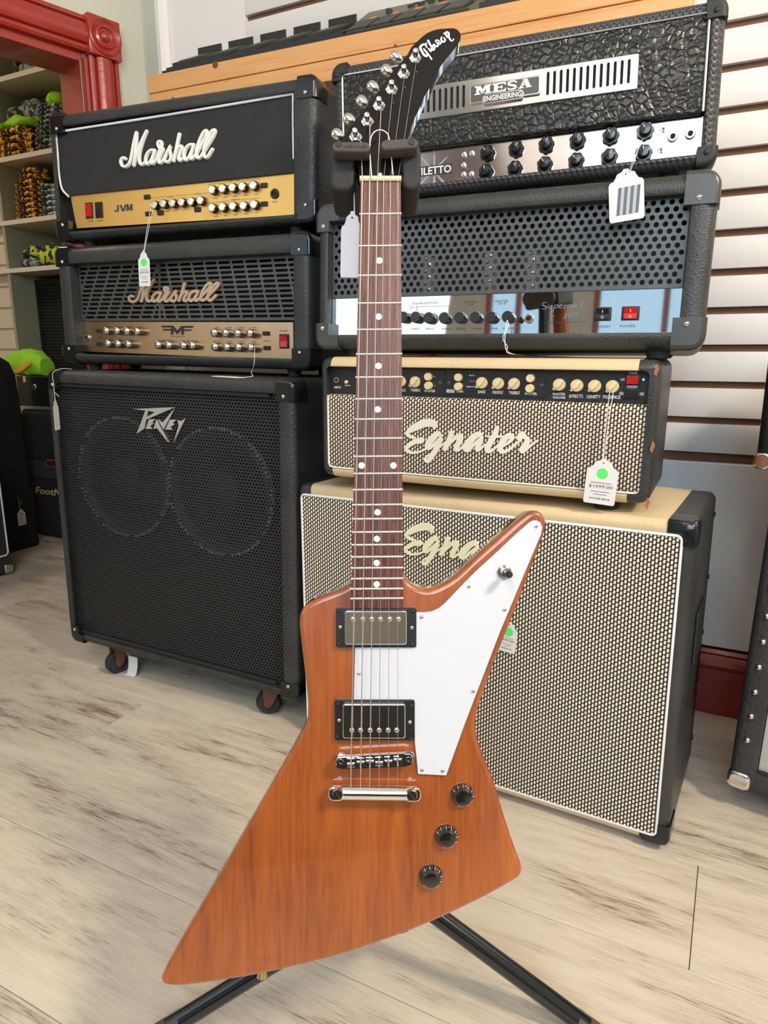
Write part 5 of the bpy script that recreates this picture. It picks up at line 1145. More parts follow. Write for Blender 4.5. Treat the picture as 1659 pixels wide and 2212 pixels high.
# ------------------------------------------------------------------ price tags
def price_tag(label,fr,c,w,h,rot,y,string,sticker=True,price=None,m=PAPER,extra=None,scallop=True,tilt=0):
    """card hanging in front of frame fr; c = local x,z of the card's centre, rot in the face plane, string = local points"""
    tf=fr.sub(c[0],y,c[1]); t=thing('price_tag',label,'price tag',tf)
    if scallop: P=[(-.5,-.46),(-.46,-.5),(.46,-.5),(.5,-.46),(.5,.22),(.46,.27),(.36,.29),(.30,.35),(.25,.42),(.12,.45),(.06,.5),(-.06,.5),(-.12,.45),(-.25,.42),(-.30,.35),(-.36,.29),(-.46,.27),(-.5,.22)]
    else: P=[(-.5,-.46),(-.46,-.5),(.46,-.5),(.5,-.46),(.5,.30),(.2,.5),(-.2,.5),(-.5,.30)]
    rm=Matrix.Rotation(rot,4,'Y')@Matrix.Rotation(tilt,4,'Z')
    def fin(name,bm,mm,lab=None):
        bmesh.ops.transform(bm,matrix=rm,verts=bm.verts[:]); o=link(name,bm,mm,t); 
        if lab: o['label']=lab
        return o
    bm=B(); poly(bm,[(x*w,z*h) for x,z in P],-.0003,.0003); fin('card',bm,m)
    bm=B(); cyl(bm,0,.40*h,.0012,-.0004,.0004,10); fin('punched_hole',bm,INK)
    if sticker: bm=B(); cyl(bm,0,.17*h,.0092 if w>.025 else w*.3,-.0005,-.0003,28); fin('sticker',bm,GREEN,'bright green round sticker')
    if price:
        bm=B(); text(bm,price,-.38*w,.38*w,-.16*h,-.075*h,-.0003,.0001,bold=.012)
        text(bm,'Downtown Music',-.33*w,.33*w,-.045*h,-.02*h,-.0003,.0001) if False else box(bm,-.33*w,.33*w,-.0004,-.0003,-.042*h,-.028*h)
        for k,(a_,b_) in enumerate(((-.3,.3),(-.2,.22))): box(bm,a_*w,b_*w,-.0004,-.0003,(-.235-.06*k)*h,(-.222-.06*k)*h)
        for k in range(22):
            x_=-.33*w+.66*w*k/22; box(bm,x_,x_+.66*w/22*random.choice((.35,.6,.8)),-.0004,-.0003,-.40*h,-.365*h)
        fin('tag_lettering',bm,mat('tag_grey_ink',(.12,.12,.13),.6))
    if extra: extra(fin,w,h)
    if string:
        bm=B(); 
        for s in string: tube(bm,[tf.I@(fr.M@Vector(p)) for p in catmull(s,5)],.00062,6)
        link('string',bm,STRING,t)
    return t
f=FR['jvm']; y=-.012
c=f.p(311.5,580,y); a=f.p(310,550,y); b=f.p(323,462,y); e=f.p(330,456,.002)
price_tag('white price tag with green dot marked $999.00 hanging from the gold-panelled head',f,(c[0],c[1]),.034,.083,0,y,[[(a[0]-.001,y,a[1]),(b[0],y,b[1]),(e[0]-.002,.001,e[1]+.004)],[(a[0]+.001,y,a[1]),(b[0]+.005,y,b[1]-.004),(e[0]+.004,.001,e[1])]],price='$999.00')
f=FR['head']; y=-.008
c=f.p(1299,1040,y); a=f.p(1301,1000,y); b=f.p(1308,930,y); e=f.p(1321,845,-.002)
price_tag('price tag marked $1699.00 with green dot over the cream woven grille',f,c,.052,.079,R(3),y,[[(a[0],y,a[1]),(b[0],y,b[1]),(e[0]-.003,-.002,e[1])],[(a[0]+.001,y,a[1]),(b[0]+.003,y,b[1]),(e[0]+.003,-.002,e[1])],[(b[0]+.001,y,b[1]-.02),(b[0]+.010,y-.002,b[1]-.002),(b[0]+.004,y,b[1]-.016)]],price='$1699.00')
f=FR['cab']; y=-.006; c=f.p(1097,1376,y)
price_tag('white price tag with green dot half hidden behind the guitar body',f,c,.036,.062,R(6),y,None,price='$699.00')
f=FR['super']; y=-.010; mf=FR['mesa']
c=f.p(1353,421,y); a=f.p(1359,374,y); b=f.p(1371,330,-.012); e_=f.I@(mf.M@Vector((mf.p(1380,303,.005)[0],.005,mf.p(1380,303,.005)[1]))); e=(e_.x,e_.z)
def foil(fin,w,h):
    bm=B()
    for k in range(7):
        z0_=-.38*h; 
        bm.faces.new([bm.verts.new(p) for p in ((-.30*w+.09*k*w,-.0005-.0006*(k%2),-.38*h),(-.30*w+.09*(k+1)*w,-.0005-.0006*((k+1)%2),-.37*h),(-.22*w+.09*(k+1)*w,-.0005-.0006*((k+1)%2),.16*h),(-.22*w+.09*k*w,-.0005-.0006*(k%2),.15*h))])
    bmesh.ops.remove_doubles(bm,verts=bm.verts[:],dist=1e-6); fin('foil_sticker',bm,mat('foil_grey',(.20,.20,.20),.35,.6),'wrinkled grey foil sticker')
price_tag('white scalloped tag with wrinkled grey foil sticker hanging under the crocodile-fronted head',f,c,.054,.080,R(-6),y,[[(a[0],y,a[1]),(b[0],-.012,b[1]),(e[0],e_.y,e[1])],[(a[0]+.001,y,a[1]),(b[0]+.004,-.014,b[1]),(e[0]+.006,e_.y,e[1]+.001)]],sticker=False,extra=foil)
f=GF; y=.012
c=gq(760,528,y); a=gq(766,462,y); 
S1=[(a[0],y,a[1]),(gq(765,420,y)[0],y,gq(765,420,y)[1]),(gq(767,375,.015)[0],.017,gq(767,375,.015)[1]),(gq(768,345,.0)[0],.012,gq(768,345,0)[1])]
lp=[gq(803,384,-.016),gq(799,330,-.016),gq(800,302,-.006),gq(808,288,.0),gq(820,282,.0),gq(831,285,.0),gq(840,296,-.003),gq(845,340,-.006),gq(849,380,-.014)]
dp=[-.016,-.012,-.006,-.002,-.001,-.001,-.003,-.008,-.016]
price_tag('blank back of a white tag hanging beside the guitar neck',f,c,.024,.073,R(1),y,[S1,[(p[0],d_,p[1]) for p,d_ in zip(lp,dp)]],sticker=False,scallop=True,m=mat('tag_card_blank',(.66,.62,.66),.7))
# tag hanging on the left edge of the black perforated cabinet
f=FR['peavey']; y=-.012
c=f.p(122,896,y); a=f.p(119,865,y); b=f.p(116,830,y); e=f.p(120,797,.0)
price_tag('white tag seen edge-on hanging at the top left corner of the perforated cabinet',f,c,.030,.078,0,y,[[(a[0],y,a[1]),(b[0],y,b[1]),(f.p(117,806,-.004)[0],-.008,f.p(117,806,-.004)[1]),(e[0]+.004,.012,HT['peavey']+.004),(e[0]+.012,.04,HT['peavey']+.003)],[(a[0],y,a[1]+.02),(a[0]+.010,y-.003,a[1]+.018),(a[0]+.016,y,a[1]+.010)]],sticker=False,tilt=R(-62))
# tag lying on top of the perforated cabinet
P=FR['peavey'].pz(495,818,HT['peavey']+.003)
ff=FR['peavey'].sub(P[0],P[1]+.012,HT['peavey']+.0035)
tf=Fr(ff.O,(ff.ex),-(ff.ez),ff.ey); tf=Fr(ff.O,ff.ey*1.0,-ff.ez,ff.ex*-1.0) if False else Fr(ff.O,ff.ey,ff.ex.cross(ff.ey)*-1,ff.ex)
t=thing('price_tag','white price tag with green dot lying flat on top of the perforated cabinet','price tag',ff)
bm=B(); Pq=[(-.045,-.013),(-.040,-.016),(.020,-.016),(.030,-.008),(.034,0),(.030,.008),(.020,.016),(-.040,.016),(-.045,.013)]
A_=[bm.verts.new((x,y_,.0012+abs(x)*.05)) for x,y_ in Pq]; B_=[bm.verts.new((x,y_,.0006+abs(x)*.05)) for x,y_ in Pq]; bm.faces.new(A_); bm.faces.new(B_[::-1])
for i in range(len(Pq)): bm.faces.new((A_[i],A_[(i+1)%len(Pq)],B_[(i+1)%len(Pq)],B_[i]))
link('card',bm,PAPER,t)
bm=B(); zcyl(bm,.008,0,.009,.0014,.0022,20); link('sticker',bm,GREEN,t)
mf=FR['mode']; e1=mf.M@Vector((mf.p(551,748,.008)[0],.006,mf.p(551,748,.008)[1])); e2=mf.M@Vector((mf.p(549,785,-.01)[0],-.010,mf.p(549,785,-.01)[1])); e3=mf.M@Vector((mf.p(544,806,-.012)[0],-.014,mf.p(544,806,-.01)[1]))
bm=B(); tube(bm,[Vector(p) for p in catmull([tuple(ff.I@e1),tuple(ff.I@e2),tuple(ff.I@e3),(.05,.0,.006),(.030,0,.003)],6)],.0007,6); link('string',bm,STRING,t)
# loose string and tag on the cream head
hf=FR['head']; sf=FR['super']; e1=sf.p(1097,700,.012); P1=hf.pz(1200,770,HT['head']+.003)
ff=hf.sub(P1[0],P1[1]+.008,HT['head']+.002)
t=thing('price_tag','small clear tag on white string lying on the cream head under the mirror-panelled head','price tag',ff)
bm=B(); box(bm,-.022,.022,-.010,.010,.0,.0008); link('card',bm,mat('clear_film',(.45,.52,.62),.15),t)
pts_=[tuple(ff.I@(sf.M@Vector((*[e1[0]],.004,e1[1]+.006)))),tuple(ff.I@(sf.M@Vector((sf.p(1090,735,-.01)[0],-.008,sf.p(1090,735,-.01)[1])))),tuple(ff.I@(sf.M@Vector((sf.p(1100,762,-.01)[0],-.010,sf.p(1100,762,-.01)[1])))),(-.05,-.004,.002),(-.02,0,.001)]
bm=B(); tube(bm,[Vector(p) for p in catmull(pts_,6)],.0008,6); p2=[Vector(p)+Vector((.004*math.sin(i*.9),0,.0)) for i,p in enumerate(catmull(pts_,6))]; tube(bm,p2,.0007,6); link('string',bm,STRING,t)
P1=hf.pz(930,769,HT['head']+.002); ff=hf.sub(P1[0],P1[1]+.004,HT['head']+.0018)
bm=B(); tube(bm,[(-.026,0,.001),(-.01,.002,.001),(.0,0,.001)],.0008,6); tube(bm,[(.012,0,.001),(.026,.003,.001)],.0006,6); box(bm,-.002,.013,-.003,.003,0,.003,.001); o=link('wire_twist',bm,RED,None,ff)
tag(o,'small red and silver twist of wire lying on the cream head','wire twist')
# ------------------------------------------------------------------ pine shelf on the back wall and the floor controllers on it
zt_=1.612
A1=CAM+ray(318,165)*((zt_-H)/ray(318,165).z); A2=CAM+ray(1250,-27)*((zt_-H)/ray(1250,-27).z); A2=CAM+ray(1122,0)*((zt_-H)/ray(1122,0).z)
a1=ROOM.I@A1; a2=ROOM.I@A2; ang=math.atan2(a2.y-a1.y,a2.x-a1.x)
SHF=Fr(A1,(ROOM.ex*math.cos(ang)+ROOM.ey*math.sin(ang)),(ROOM.ey*math.cos(ang)-ROOM.ex*math.sin(ang)),(0,0,1))
dsh=QW-a1.y-.004; t=thing('wall_shelf','long honey-coloured pine shelf on the back wall behind the amp heads','shelf',SHF)
Ls=SHF.p(1500,-65,0)[0]; dd=lambda x:(QW-.003-(a1.y+math.sin(ang)*x))/math.cos(ang)
for za,zb,i_ in ((-.043,0,0),(-.090,-.0445,.006)):
    bm=B(); V=[(i_,0),(Ls,0),(Ls,dd(Ls)),(i_,dd(i_))]
    lo=[bm.verts.new((x,y_,za)) for x,y_ in V]; hi=[bm.verts.new((x,y_,zb)) for x,y_ in V]; bm.faces.new(hi); bm.faces.new(lo[::-1])
    for k in range(4): bm.faces.new((lo[k],lo[(k+1)%4],hi[(k+1)%4],hi[k]))
    bmesh.ops.bevel(bm,geom=[e for e in bm.edges],offset=.002,segments=2,affect='EDGES',profile=.5)
    link('board',bm,PINE,t)
for px,py,kr in ((465,140,.0085),(854,99,.0035)):
    a=SHF.p(px,py,0); bm=B(); cyl(bm,a[0],a[1],kr,-.0004,.0005,18); o=link('knot',bm,mat('pine_knot',(.16,.045,.015),.5),t)
def pedalboard(label,xa,xb,kind,y0=.012):
    w_=xb-xa; ff=SHF.sub((xa+xb)/2,y0,0); t=thing('floor_controller',label,'pedal board',ff); W2=w_/2
    green=mat('olive_metal',(.10,.11,.035),.35,.6) if kind=='green' else mat('pedal_black',(.016,.016,.016),.35)
    dk=mat('pedal_dark',(.03,.03,.028),.4,.4)
    bm=B(); D=.15 if kind!='green' else .14
    prof=[(0,.0),(0,.016),(.006,.018),(.09,.062),(.12,.066),(.12,.0)] if kind!='green' else [(0,0),(0,.012),(.045,.042),(.047,.048),(D-.01,.105),(D,.105),(D,0)]
    loft(bm,[[(x,y_,z) for y_,z in prof] for x in (-W2,W2)]); link('housing',bm,green,t)
    bm=B(); box(bm,-W2-.012,W2,-.004,0,0,.009,.001); link('front_rail',bm,dk,t)
    n=5 if kind!='green' else 5
    for i in range(n):
        cx=-W2+w_*(i+.62)/n*.97
        if kind!='green':
            bm=B(); loft(bm,[[(cx-.046,.004,.018),(cx+.016,.004,.018),(cx+.016,.004,.026),(cx-.046,.004,.026)],[(cx-.020,.085,.058),(cx+.042,.085,.058),(cx+.042,.085,.068),(cx-.020,.085,.068)]]); pd=link('pedal',bm,dk,t)
            bm=B(); loft(bm,[[(cx-.028,.010,.0285),(cx+.008,.010,.0285),(cx+.008,.010,.0315),(cx-.028,.010,.0315)],[(cx-.006,.080,.0640),(cx+.030,.080,.0640),(cx+.030,.080,.0680),(cx-.006,.080,.0680)]]); link('tread',bm,mat('tread_olive',(.055,.055,.028),.5),pd)
            bm=B(); box(bm,cx-.040,cx+.040,.108,.112,.05,.098,.001); link('backstop',bm,dk,t)
        else:
            bm=B(); loft(bm,[[(cx-.036,.000,.012),(cx+.016,.000,.012),(cx+.016,.000,.017),(cx-.036,.000,.017)],[(cx-.020,.042,.042),(cx+.032,.042,.042),(cx+.032,.042,.049),(cx-.020,.042,.049)]]); pd=link('pedal',bm,dk,t)
            bm=B(); loft(bm,[[(cx-.006,.058,.050),(cx+.010,.058,.050),(cx+.010,.058,.057),(cx-.006,.058,.057)],[(cx-.002,.072,.058),(cx+.014,.072,.058),(cx+.014,.072,.066),(cx-.002,.072,.066)]]); link('pedal_light',bm,mat('orange_lens',(.65,.18,.04),.4),pd)
    if kind=='green':
        bm=B()
        for r_ in range(2):
            for i in range(8): x=-W2+.12+i*.026+r_*.005; box(bm,x,x+.017,.092+.022*r_,.100+.022*r_,.070+.012*r_,.085+.012*r_,.001)
        link('buttons',bm,dk,t)
        bm=B(); zcyl(bm,-W2+.075,.085,.008,.06,.08,12); link('dial',bm,BLKM,t)
    return t
xA=SHF.pz(352,157,0)[0]; xB=SHF.p(738,78,0)[0]; xC=SHF.p(738,80,0)[0]; xD=SHF.p(1010,18,0)[0]
pedalboard('long black floor controller with five slanted pedals on the left of the pine shelf',xA,xB-.004,'black')
pedalboard('olive-green floor effects unit with orange lights on the pine shelf above the guitar headstock',xB+.006,xD,'green')
ff=SHF.sub((xD+.13),.02,0); t=thing('pedal_unit','black ribbed pedal at the top edge beside the olive effects unit','pedal',ff)
bm=B(); loft(bm,[[(x,y_,z) for y_,z in ((0,0),(0,.02),(.15,.05),(.15,0))] for x in (-.11,.11)]); link('housing',bm,MC['pedal_black'],t)
for k in range(9):
    bm=B(); x=-.10+k*.024; loft(bm,[[(x,.01,.0225),(x+.012,.01,.0225),(x+.012,.01,.0275),(x,.01,.0275)],[(x,.14,.0475),(x+.012,.14,.0475),(x+.012,.14,.0525),(x,.14,.0525)]]); link('rib',bm,MC['pedal_dark'],t)
# black strap loop lying on top of the gold-panelled head
f=FR['jvm']; c=f.pz(370,196,HT['jvm']+.006); ff=f.sub(c[0],c[1]*0+.10,HT['jvm'])
bm=B(); 
P=[(-.075,.0,.038),(-.06,.01,.030),(-.045,.02,.010),(-.03,.03,.010),(.0,.03,.026),(.04,.02,.030),(.08,.01,.022),(.10,0,.008)]
L_=[[(p[0],p[1]-.010,p[2]),(p[0],p[1]+.010,p[2]),(p[0],p[1]+.010,p[2]-.004),(p[0],p[1]-.010,p[2]-.004)] for p in catmull(P,5)]; loft(bm,L_)
o=link('strap',bm,BLKM,None,ff,smooth=60); tag(o,'black strap curled on top of the gold-panelled amp head','strap')
# ------------------------------------------------------------------ right edge: studded cabinet and case
P0=atz(1566,1692,.055); a_=R(38)
f=yawfr(P0.x,P0.y,P0.z,a_,0,-.022); f=f.sub(.333,0,0)
t=thing('speaker_cabinet','black cabinet with a row of chrome studs and silver front panel at the right edge','speaker cabinet',f)
W_,H_,D_=.66,.625,.30
rm=.047
shell(t,W_,H_,D_,-W_/2+rm,W_/2-rm,.045,H_-.045,.018,.014,TOLEX3,.02,.003)
bm=B(); box(bm,-W_/2+rm+.001,-W_/2+rm+.062,.006,.018,.046,H_-.046,.001); link('silver_panel',bm,mat('silver_vinyl',(.50,.50,.50),.4,.35),t)
bm=B(); box(bm,-W_/2+rm+.063,W_/2-rm,.008,.018,.046,H_-.046); link('grille_cloth',bm,JCLOTH,t)
bm=B(); box(bm,-W_/2+rm,W_/2-rm,.0,.006,.043,.050); link('lower_bead',bm,BLKM,t)
for k in range(11):
    z=.105+k*.0505; bm=B(); lathe(bm,[(.0060,0),(.0056,-.002),(.0035,-.0042),(.0001,-.0050)],-W_/2+.023,z,14,0); link('stud',bm,RIVET,t,smooth=60)
for sx,sz in ((-1,0),(-1,1),(1,0),(1,1)):
    bm=B(); x0_,x1_=(-W_/2-.002,-W_/2+.04) if sx<0 else (W_/2-.04,W_/2+.002); z0_,z1_=(-.002,.034) if not sz else (H_-.034,H_+.002)
    rbox(bm,x0_,x1_,z0_,z1_,.012,-.003,.035,.006,5); link('corner_cap',bm,CHROME,t,smooth=50)
bm=B(); lathe(bm,[(.006,0),(.0056,-.002),(.0035,-.0042),(.0001,-.0050)],-W_/2+.095,.020,14,0); link('stud',bm,RIVET,t,smooth=60)
for sx in (-1,1):
    for yy in (.06,.24):
        bm=B(); x=sx*(W_/2-.12); zf=-P0.z; r=.025
        loft(bm,[[(x+u,yy+rr*math.cos(2*math.pi*k/20),zf+r+rr*math.sin(2*math.pi*k/20)) for k in range(20)] for rr,u in ((.004,-.011),(r-.003,-.011),(r,-.008),(r,.008),(r-.003,.011),(.004,.011))]); box(bm,x-.014,x+.014,yy-.012,yy+.014,zf+r-.004,.004); link('caster',bm,RUB,t,smooth=40)
Pc=f.M@Vector((-W_/2+.03,.03,H_))
# case on top of it
z_=f.O.z+H_
r_=ray(1636,992); zc_=z_+.02
tt=(f.I@CAM); 
cxx,czz=f.p(1637,996,.04)
f2=yawfr(f.O.x,f.O.y,z_,a_); xl_=f2.p(1637,960,.03)[0]
HB=f2.p(1640,996,.03)[1]
t=thing('equipment_case','black road case with chrome lower corner at the right edge, standing on the studded cabinet','case',f2)
x0_=xl_-.002; bm=B(); rbox(bm,x0_,x0_+.55,.0,.22,.03,.03,.27,.012,6); link('case_body',bm,BLKP,t,smooth=45)
bm=B(); rbox(bm,x0_+.028,x0_+.522,.028,.192,.02,.026,.034,.002,5); link('lid_panel',bm,SILV,t,smooth=45)
bm=B(); rbox(bm,x0_-.002,x0_+.026,-.0,.030,.010,.0275,.05,.003,6); link('corner_cap',bm,CHROME,t,smooth=45)
# ------------------------------------------------------------------ paper slip under the perforated cabinet
a=atz(275,1462,0); b=atz(270,1426,.02); ff=Fr((a.x,a.y,0),ROOM.ex,ROOM.ey,(0,0,1))
bm=B(); P=[(0,0,.0015),(.002,.010,.0010),(.004,.014,.008),(.004,.020,.030),(.0,.024,.050)]
L_=[]
for dx,dy,z in catmull(P,4): L_.append([(dx-.017,dy,z),(dx+.015,dy+.002,z),(dx+.015,dy+.0026,z+.0003),(dx-.017,dy+.0006,z+.0003)])
loft(bm,L_); o=link('paper_slip',bm,PAPER,None,ff,smooth=60); tag(o,'small curled white paper slip on the floor under the perforated cabinet','paper')
# ------------------------------------------------------------------ next room, seen through the doorway
QN=2.27
NR=yawfr(*(ROOM.M@Vector((0,QN,0))),YW)
nq=lambda px,py,d=0:NR.p(px,py,d)
xe=-1.83
t=thing('shelving_unit','wooden shelving unit stocked with folded shirts, seen through the red-framed doorway','shelving',NR.sub(-2.4,0,0))
ox_=-2.4
xs0=nq(26,640)[0]; xs1=xe
zsh=[(nq(50,152)[1]),(nq(50,331)[1]),(nq(65,470)[1]),(nq(70,576)[1])]
for z in zsh+[nq(50,5)[1]+.02]:
    bm=B(); box(bm,xs0-.30-ox_,xs1-ox_,.003,.36,z-.020,z); s_=link('shelf_board',bm,SHELFM,t)
    bm=B(); box(bm,xs0-.30-ox_,xs1-ox_,0,.003,z-.020,z); link('edge_strip',bm,SHELFE,s_)
for x in (xs0-.02,xs1-.012):
    bm=B(); box(bm,x-ox_,x+.018-ox_,.004,.36,.0 if x>xs0 else .70,2.3); link('side_panel',bm,UPR,t)
for z in zsh:
    bm=B(); box(bm,xs0+.02-ox_,xs1-.02-ox_,.30,.318,z-.115,z-.021); link('batten',bm,SHELFM,t)
bm=B(); box(bm,xs0-.3-ox_,xs1-ox_,.362,.372,.3,2.3); link('back_board',bm,mat('shelf_back',(.30,.25,.17),.7),t)
# slotted wall beyond, left of the shelving
t2=B(); box(t2,-3.9,xs0-.04,QN+.05,QN+.07,0,2.6); sl_=S('wall_slatted_room',t2,mat('beige_slat',(.72,.60,.48),.5))
for k in range(12):
    bm=B(); box(bm,-3.9,xs0-.04,QN+.04,QN+.0495,.3+k*.1,.3+k*.1+.088,.001); link('slat_panel',bm,MC['beige_slat'],sl_)
# folded shirts
def shirtmat(name,base,prn,sc=1.):
    m=mat(name,base,.85); tn=NT(m); c=tn.coord((1,1,1)); wv=tn.n('TexNoise'); wv.inputs['Scale'].default_value=1.0; mp=tn.n('Mapping'); mp.inputs['Scale'].default_value=(60*sc,20,28); tn.link(c,mp.inputs[0]); tn.link(mp.outputs[0],wv.inputs['Vector']); wv.inputs['Detail'].default_value=2; wv.inputs['Distortion'].default_value=.6
    oi=tn.n('ObjectInfo'); k=tn.ramp(wv.outputs[0],[(.50,(0,0,0)),(.535,(1,1,1))]); tn.col(tn.mix(k,base,prn)); n=tn.noise(c,25,3); tn.nor(tn.bump(n,.004)); return m
SY=shirtmat('black_shirt_gold_print',(.018,.013,.012),(.85,.42,.03)); SG=shirtmat('dark_shirt_grey_print',(.030,.034,.032),(.30,.36,.34))
SGR=shirtmat('dark_shirt_pale_print',(.035,.037,.036),(.50,.56,.55)); SOL=mat('olive_cloth',(.045,.048,.025),.9); LIME=_paint('lime_cloth',(.33,.72,.03),.85,18,.006,.15); SYL=shirtmat('dark_shirt_lime_print',(.03,.032,.03),(.55,.62,.04),.6)
def soft(w,d,h,seed,rnd=.45,jit=.006,nx=14,n=12):
    """soft folded bundle: a rounded front roll with a slack top"""
    rg=random.Random(seed); bm=B(); L_=[]
    ph=[rg.uniform(0,6) for _ in range(6)]
    for i in range(nx+1):
        u=i/nx; x=(u-.5)*w; edge=1-abs(2*u-1)**5*.35; ring=[]
        for k in range(n):
            a=2*math.pi*k/n; cy,cz=math.cos(a),math.sin(a)
            yy=abs(cy)**.5*(1 if cy>0 else -1)*d/2; zz=abs(cz)**.6*(1 if cz>0 else -1)*h/2*edge
            wob=jit*(math.sin(u*9+ph[0]+k*.5)+.6*math.sin(u*17+ph[1]+k*.9)+.4*math.sin(u*31+ph[2]))
            ring.append((x,yy*edge**.5+wob*.6*(cy<0),max(0.0,zz+h/2*edge+(wob if cz>.2 else 0))))
        L_.append(ring)
    loft(bm,L_); return bm
def shirt(px,py,z,w,h,m,label,group=None,seed=0,d=.20,y=.02,rot=0,name='folded_shirt',cat='shirt',jit=.004):
    x=nq(px,py,y)[0]; ff=NR.sub(x,y+d/2,z+.0005); bm=soft(w,d,h,seed,jit=jit); 
    if rot: bmesh.ops.transform(bm,matrix=Matrix.Rotation(rot,4,'Z'),verts=bm.verts[:])
    o=link(name,bm,m,None,ff,smooth=70); tag(o,label,cat,group); return o
hS=.0
def stack(pxs,ytop,ybot,n,z,w,m,lab,grp,seed,dx=0):
    pass
k_=lambda dy,py: abs(nq(30,py)[1]-nq(30,py+dy)[1])
ORD=('bottom','second from bottom','third from bottom','fourth from bottom','fifth from bottom','sixth from bottom','seventh from bottom','eighth from bottom','ninth from bottom','tenth from bottom')
def on(i,n): return 'top' if i==n-1 else 'second from top' if i==n-2 and n>3 else ORD[i]
# shelf 3 (second lowest): eight gold-printed shirts, five grey-printed beside them
hh=k_(113,350)/9; z=zsh[2]
for i in range(9):
    shirt(50 if i<7 else 60,400,z,.20-.006*i,hh*1.02,SY,'gold-lettered black shirt, %s of its pile on the second-lowest shelf'%on(i,9),'gold-lettered shirts on the second-lowest shelf',i,rot=R(random.uniform(-3,3))); z+=hh
z=zsh[2]
for i in range(6):
    shirt(99,430,z,.15,hh,SGR,'grey-lettered dark shirt, %s of its pile on the second-lowest shelf'%on(i,6),'grey-lettered shirts on the second-lowest shelf',20+i,y=.03); z+=hh
# shelf 2: gold pile, grey slanted pile, loose ones on top
z=zsh[1]; hh=k_(70,240)/4
for i in range(4): shirt(22,300,z,.26-.01*i,hh*1.03,SY,'gold-lettered black shirt, %s of its pile on the second shelf down'%on(i,4),'gold-lettered shirts on the second shelf',40+i,rot=R(random.uniform(-4,4)),jit=.006); z+=hh
shirt(30,240,z,.27,.035,LIME,'lime green shirt folded over the gold-lettered pile',seed=51,jit=.012); z+=.028
shirt(40,225,z,.24,.075,SG,'crumpled dark shirt lying on the lime green one',seed=52,jit=.02,y=.05)
z=zsh[1]; hh=k_(105,215)/10
for i in range(10): shirt(88+i*1.5,290,z,.16,hh*1.05,SGR,'grey-lettered dark shirt, %s of its pile on the second shelf down'%on(i,10),'grey-lettered shirts in the right pile on the second shelf',60+i,y=.04); z+=hh
shirt(107,212,z,.08,.05,LIME,'lime green shirt tip on top of the right pile',seed=75,jit=.01,y=.05); 
# shelf 1 (top): crumpled pile
z=zsh[0]
for i,(px,w_,h_,yy_) in enumerate(((48,.14,.045,.03),(72,.12,.05,.05),(96,.10,.04,.06))): shirt(px,130,z,w_,h_,SG,('crumpled grey-printed shirt, left of three at the front of the top shelf','crumpled grey-printed shirt, middle of the three at the front of the top shelf','crumpled grey-printed shirt, right of the three at the front of the top shelf')[i],seed=80+i,jit=.012,y=yy_,d=.14)
shirt(40,115,z+.05,.13,.05,SG,'crumpled grey-printed shirt heaped on the others on the top shelf',seed=84,jit=.014,y=.035,d=.14)
# lowest shelf: camouflage and dark shirts
z=zsh[3]
shirt(60,560,z,.15,.045,SG,'dark shirt with pale print flat on the lowest shelf',seed=90,jit=.008,y=.02,d=.16)
shirt(60,535,z+.046,.12,.045,SYL,'dark rolled shirt with lime lettering on the lowest shelf',seed=91,jit=.010,y=.03,d=.16)
shirt(100,545,z,.15,.085,SYL,'olive shirt with lime letter hanging over the lowest shelf edge',seed=92,jit=.014,y=.0,d=.16)
# speaker with perforated front under the lowest shelf
def zpt(px,py,d=0): return nq(px,py,d)
zbt=zpt(60,862)[1]
gx_=lambda px,d=0:nq(px,700,d)[0]
# lower stack: bag, rack unit, then speaker
xb0_,xb1_=gx_(42,-.06),-1.92
ff=NR.sub((xb0_+xb1_)/2,-.06,0); hw=(xb1_-xb0_)/2
hb=zpt(100,884,-.08)[1]
t=thing('gig_bag','tall black padded equipment bag with gold lettering and red oval badge, behind the perforated cabinet','bag',ff)
bm=B(); rbox(bm,-hw,hw,.004,hb,.03,-.06,.22,.025,6); link('bag_body',bm,mat('black_nylon',(.014,.014,.014),.8),t,smooth=50)
za=zpt(100,985,0)[1]; zb_=zpt(100,1020,0)[1]
bm=B(); rbox(bm,-hw+.02,hw-.01,zb_,za,.01,-.072,-.058,.006); link('flap',bm,mat('dark_nylon_flap',(.03,.03,.026),.8),t,smooth=50)
a=NR.p(115,999,-.025); bm=B(); bx_=a[0]-ff.O.dot(Vector(NR.ex))+0
LF=lambda px,py,d:tuple(ff.I@(NR.M@Vector((NR.p(px,py,d)[0],d,NR.p(px,py,d)[1]))))
c_=LF(117,1001,-.13)
bm=B(); loft(bm,[[(c_[0]+rx*math.cos(2*math.pi*k/28),y_,c_[2]+rz*math.sin(2*math.pi*k/28)) for k in range(28)] for rx,rz,y_ in ((.055,.018,-.070),(.055,.018,-.076),(.051,.015,-.077))]); bg=link('oval_badge',bm,mat('badge_red',(.10,.008,.012),.35),t)
bm=B(); tube(bm,[(c_[0]+.052*math.cos(2*math.pi*k/28),-.0768,c_[2]+.0165*math.sin(2*math.pi*k/28)) for k in range(28)],.0012,5,True); link('badge_rim',bm,mat('badge_grey',(.3,.3,.3),.4),bg)
a1_=LF(76,1060,-.12); a2_=LF(152,1062,-.12)
bm=B(); text(bm,'FootNote',a1_[0],a1_[0]+(a2_[0]-a1_[0])*1.12,a1_[2]-.012,a1_[2]+.022,-.0602,.0006,shear=.25,bold=.02); link('bag_lettering',bm,mat('gold_print',(.62,.55,.16),.5),t)
z1_=zpt(75,866,.03)[1]; z2_=zpt(75,856,.03)[1]
ff=NR.sub((xb0_+xb1_)/2,-.11,hb)
t=thing('rack_unit','black rack amplifier with silver lower bar and round socket, standing on the black equipment bag','rack unit',ff)
zr=zpt(75,813,-.11)[1]-hb
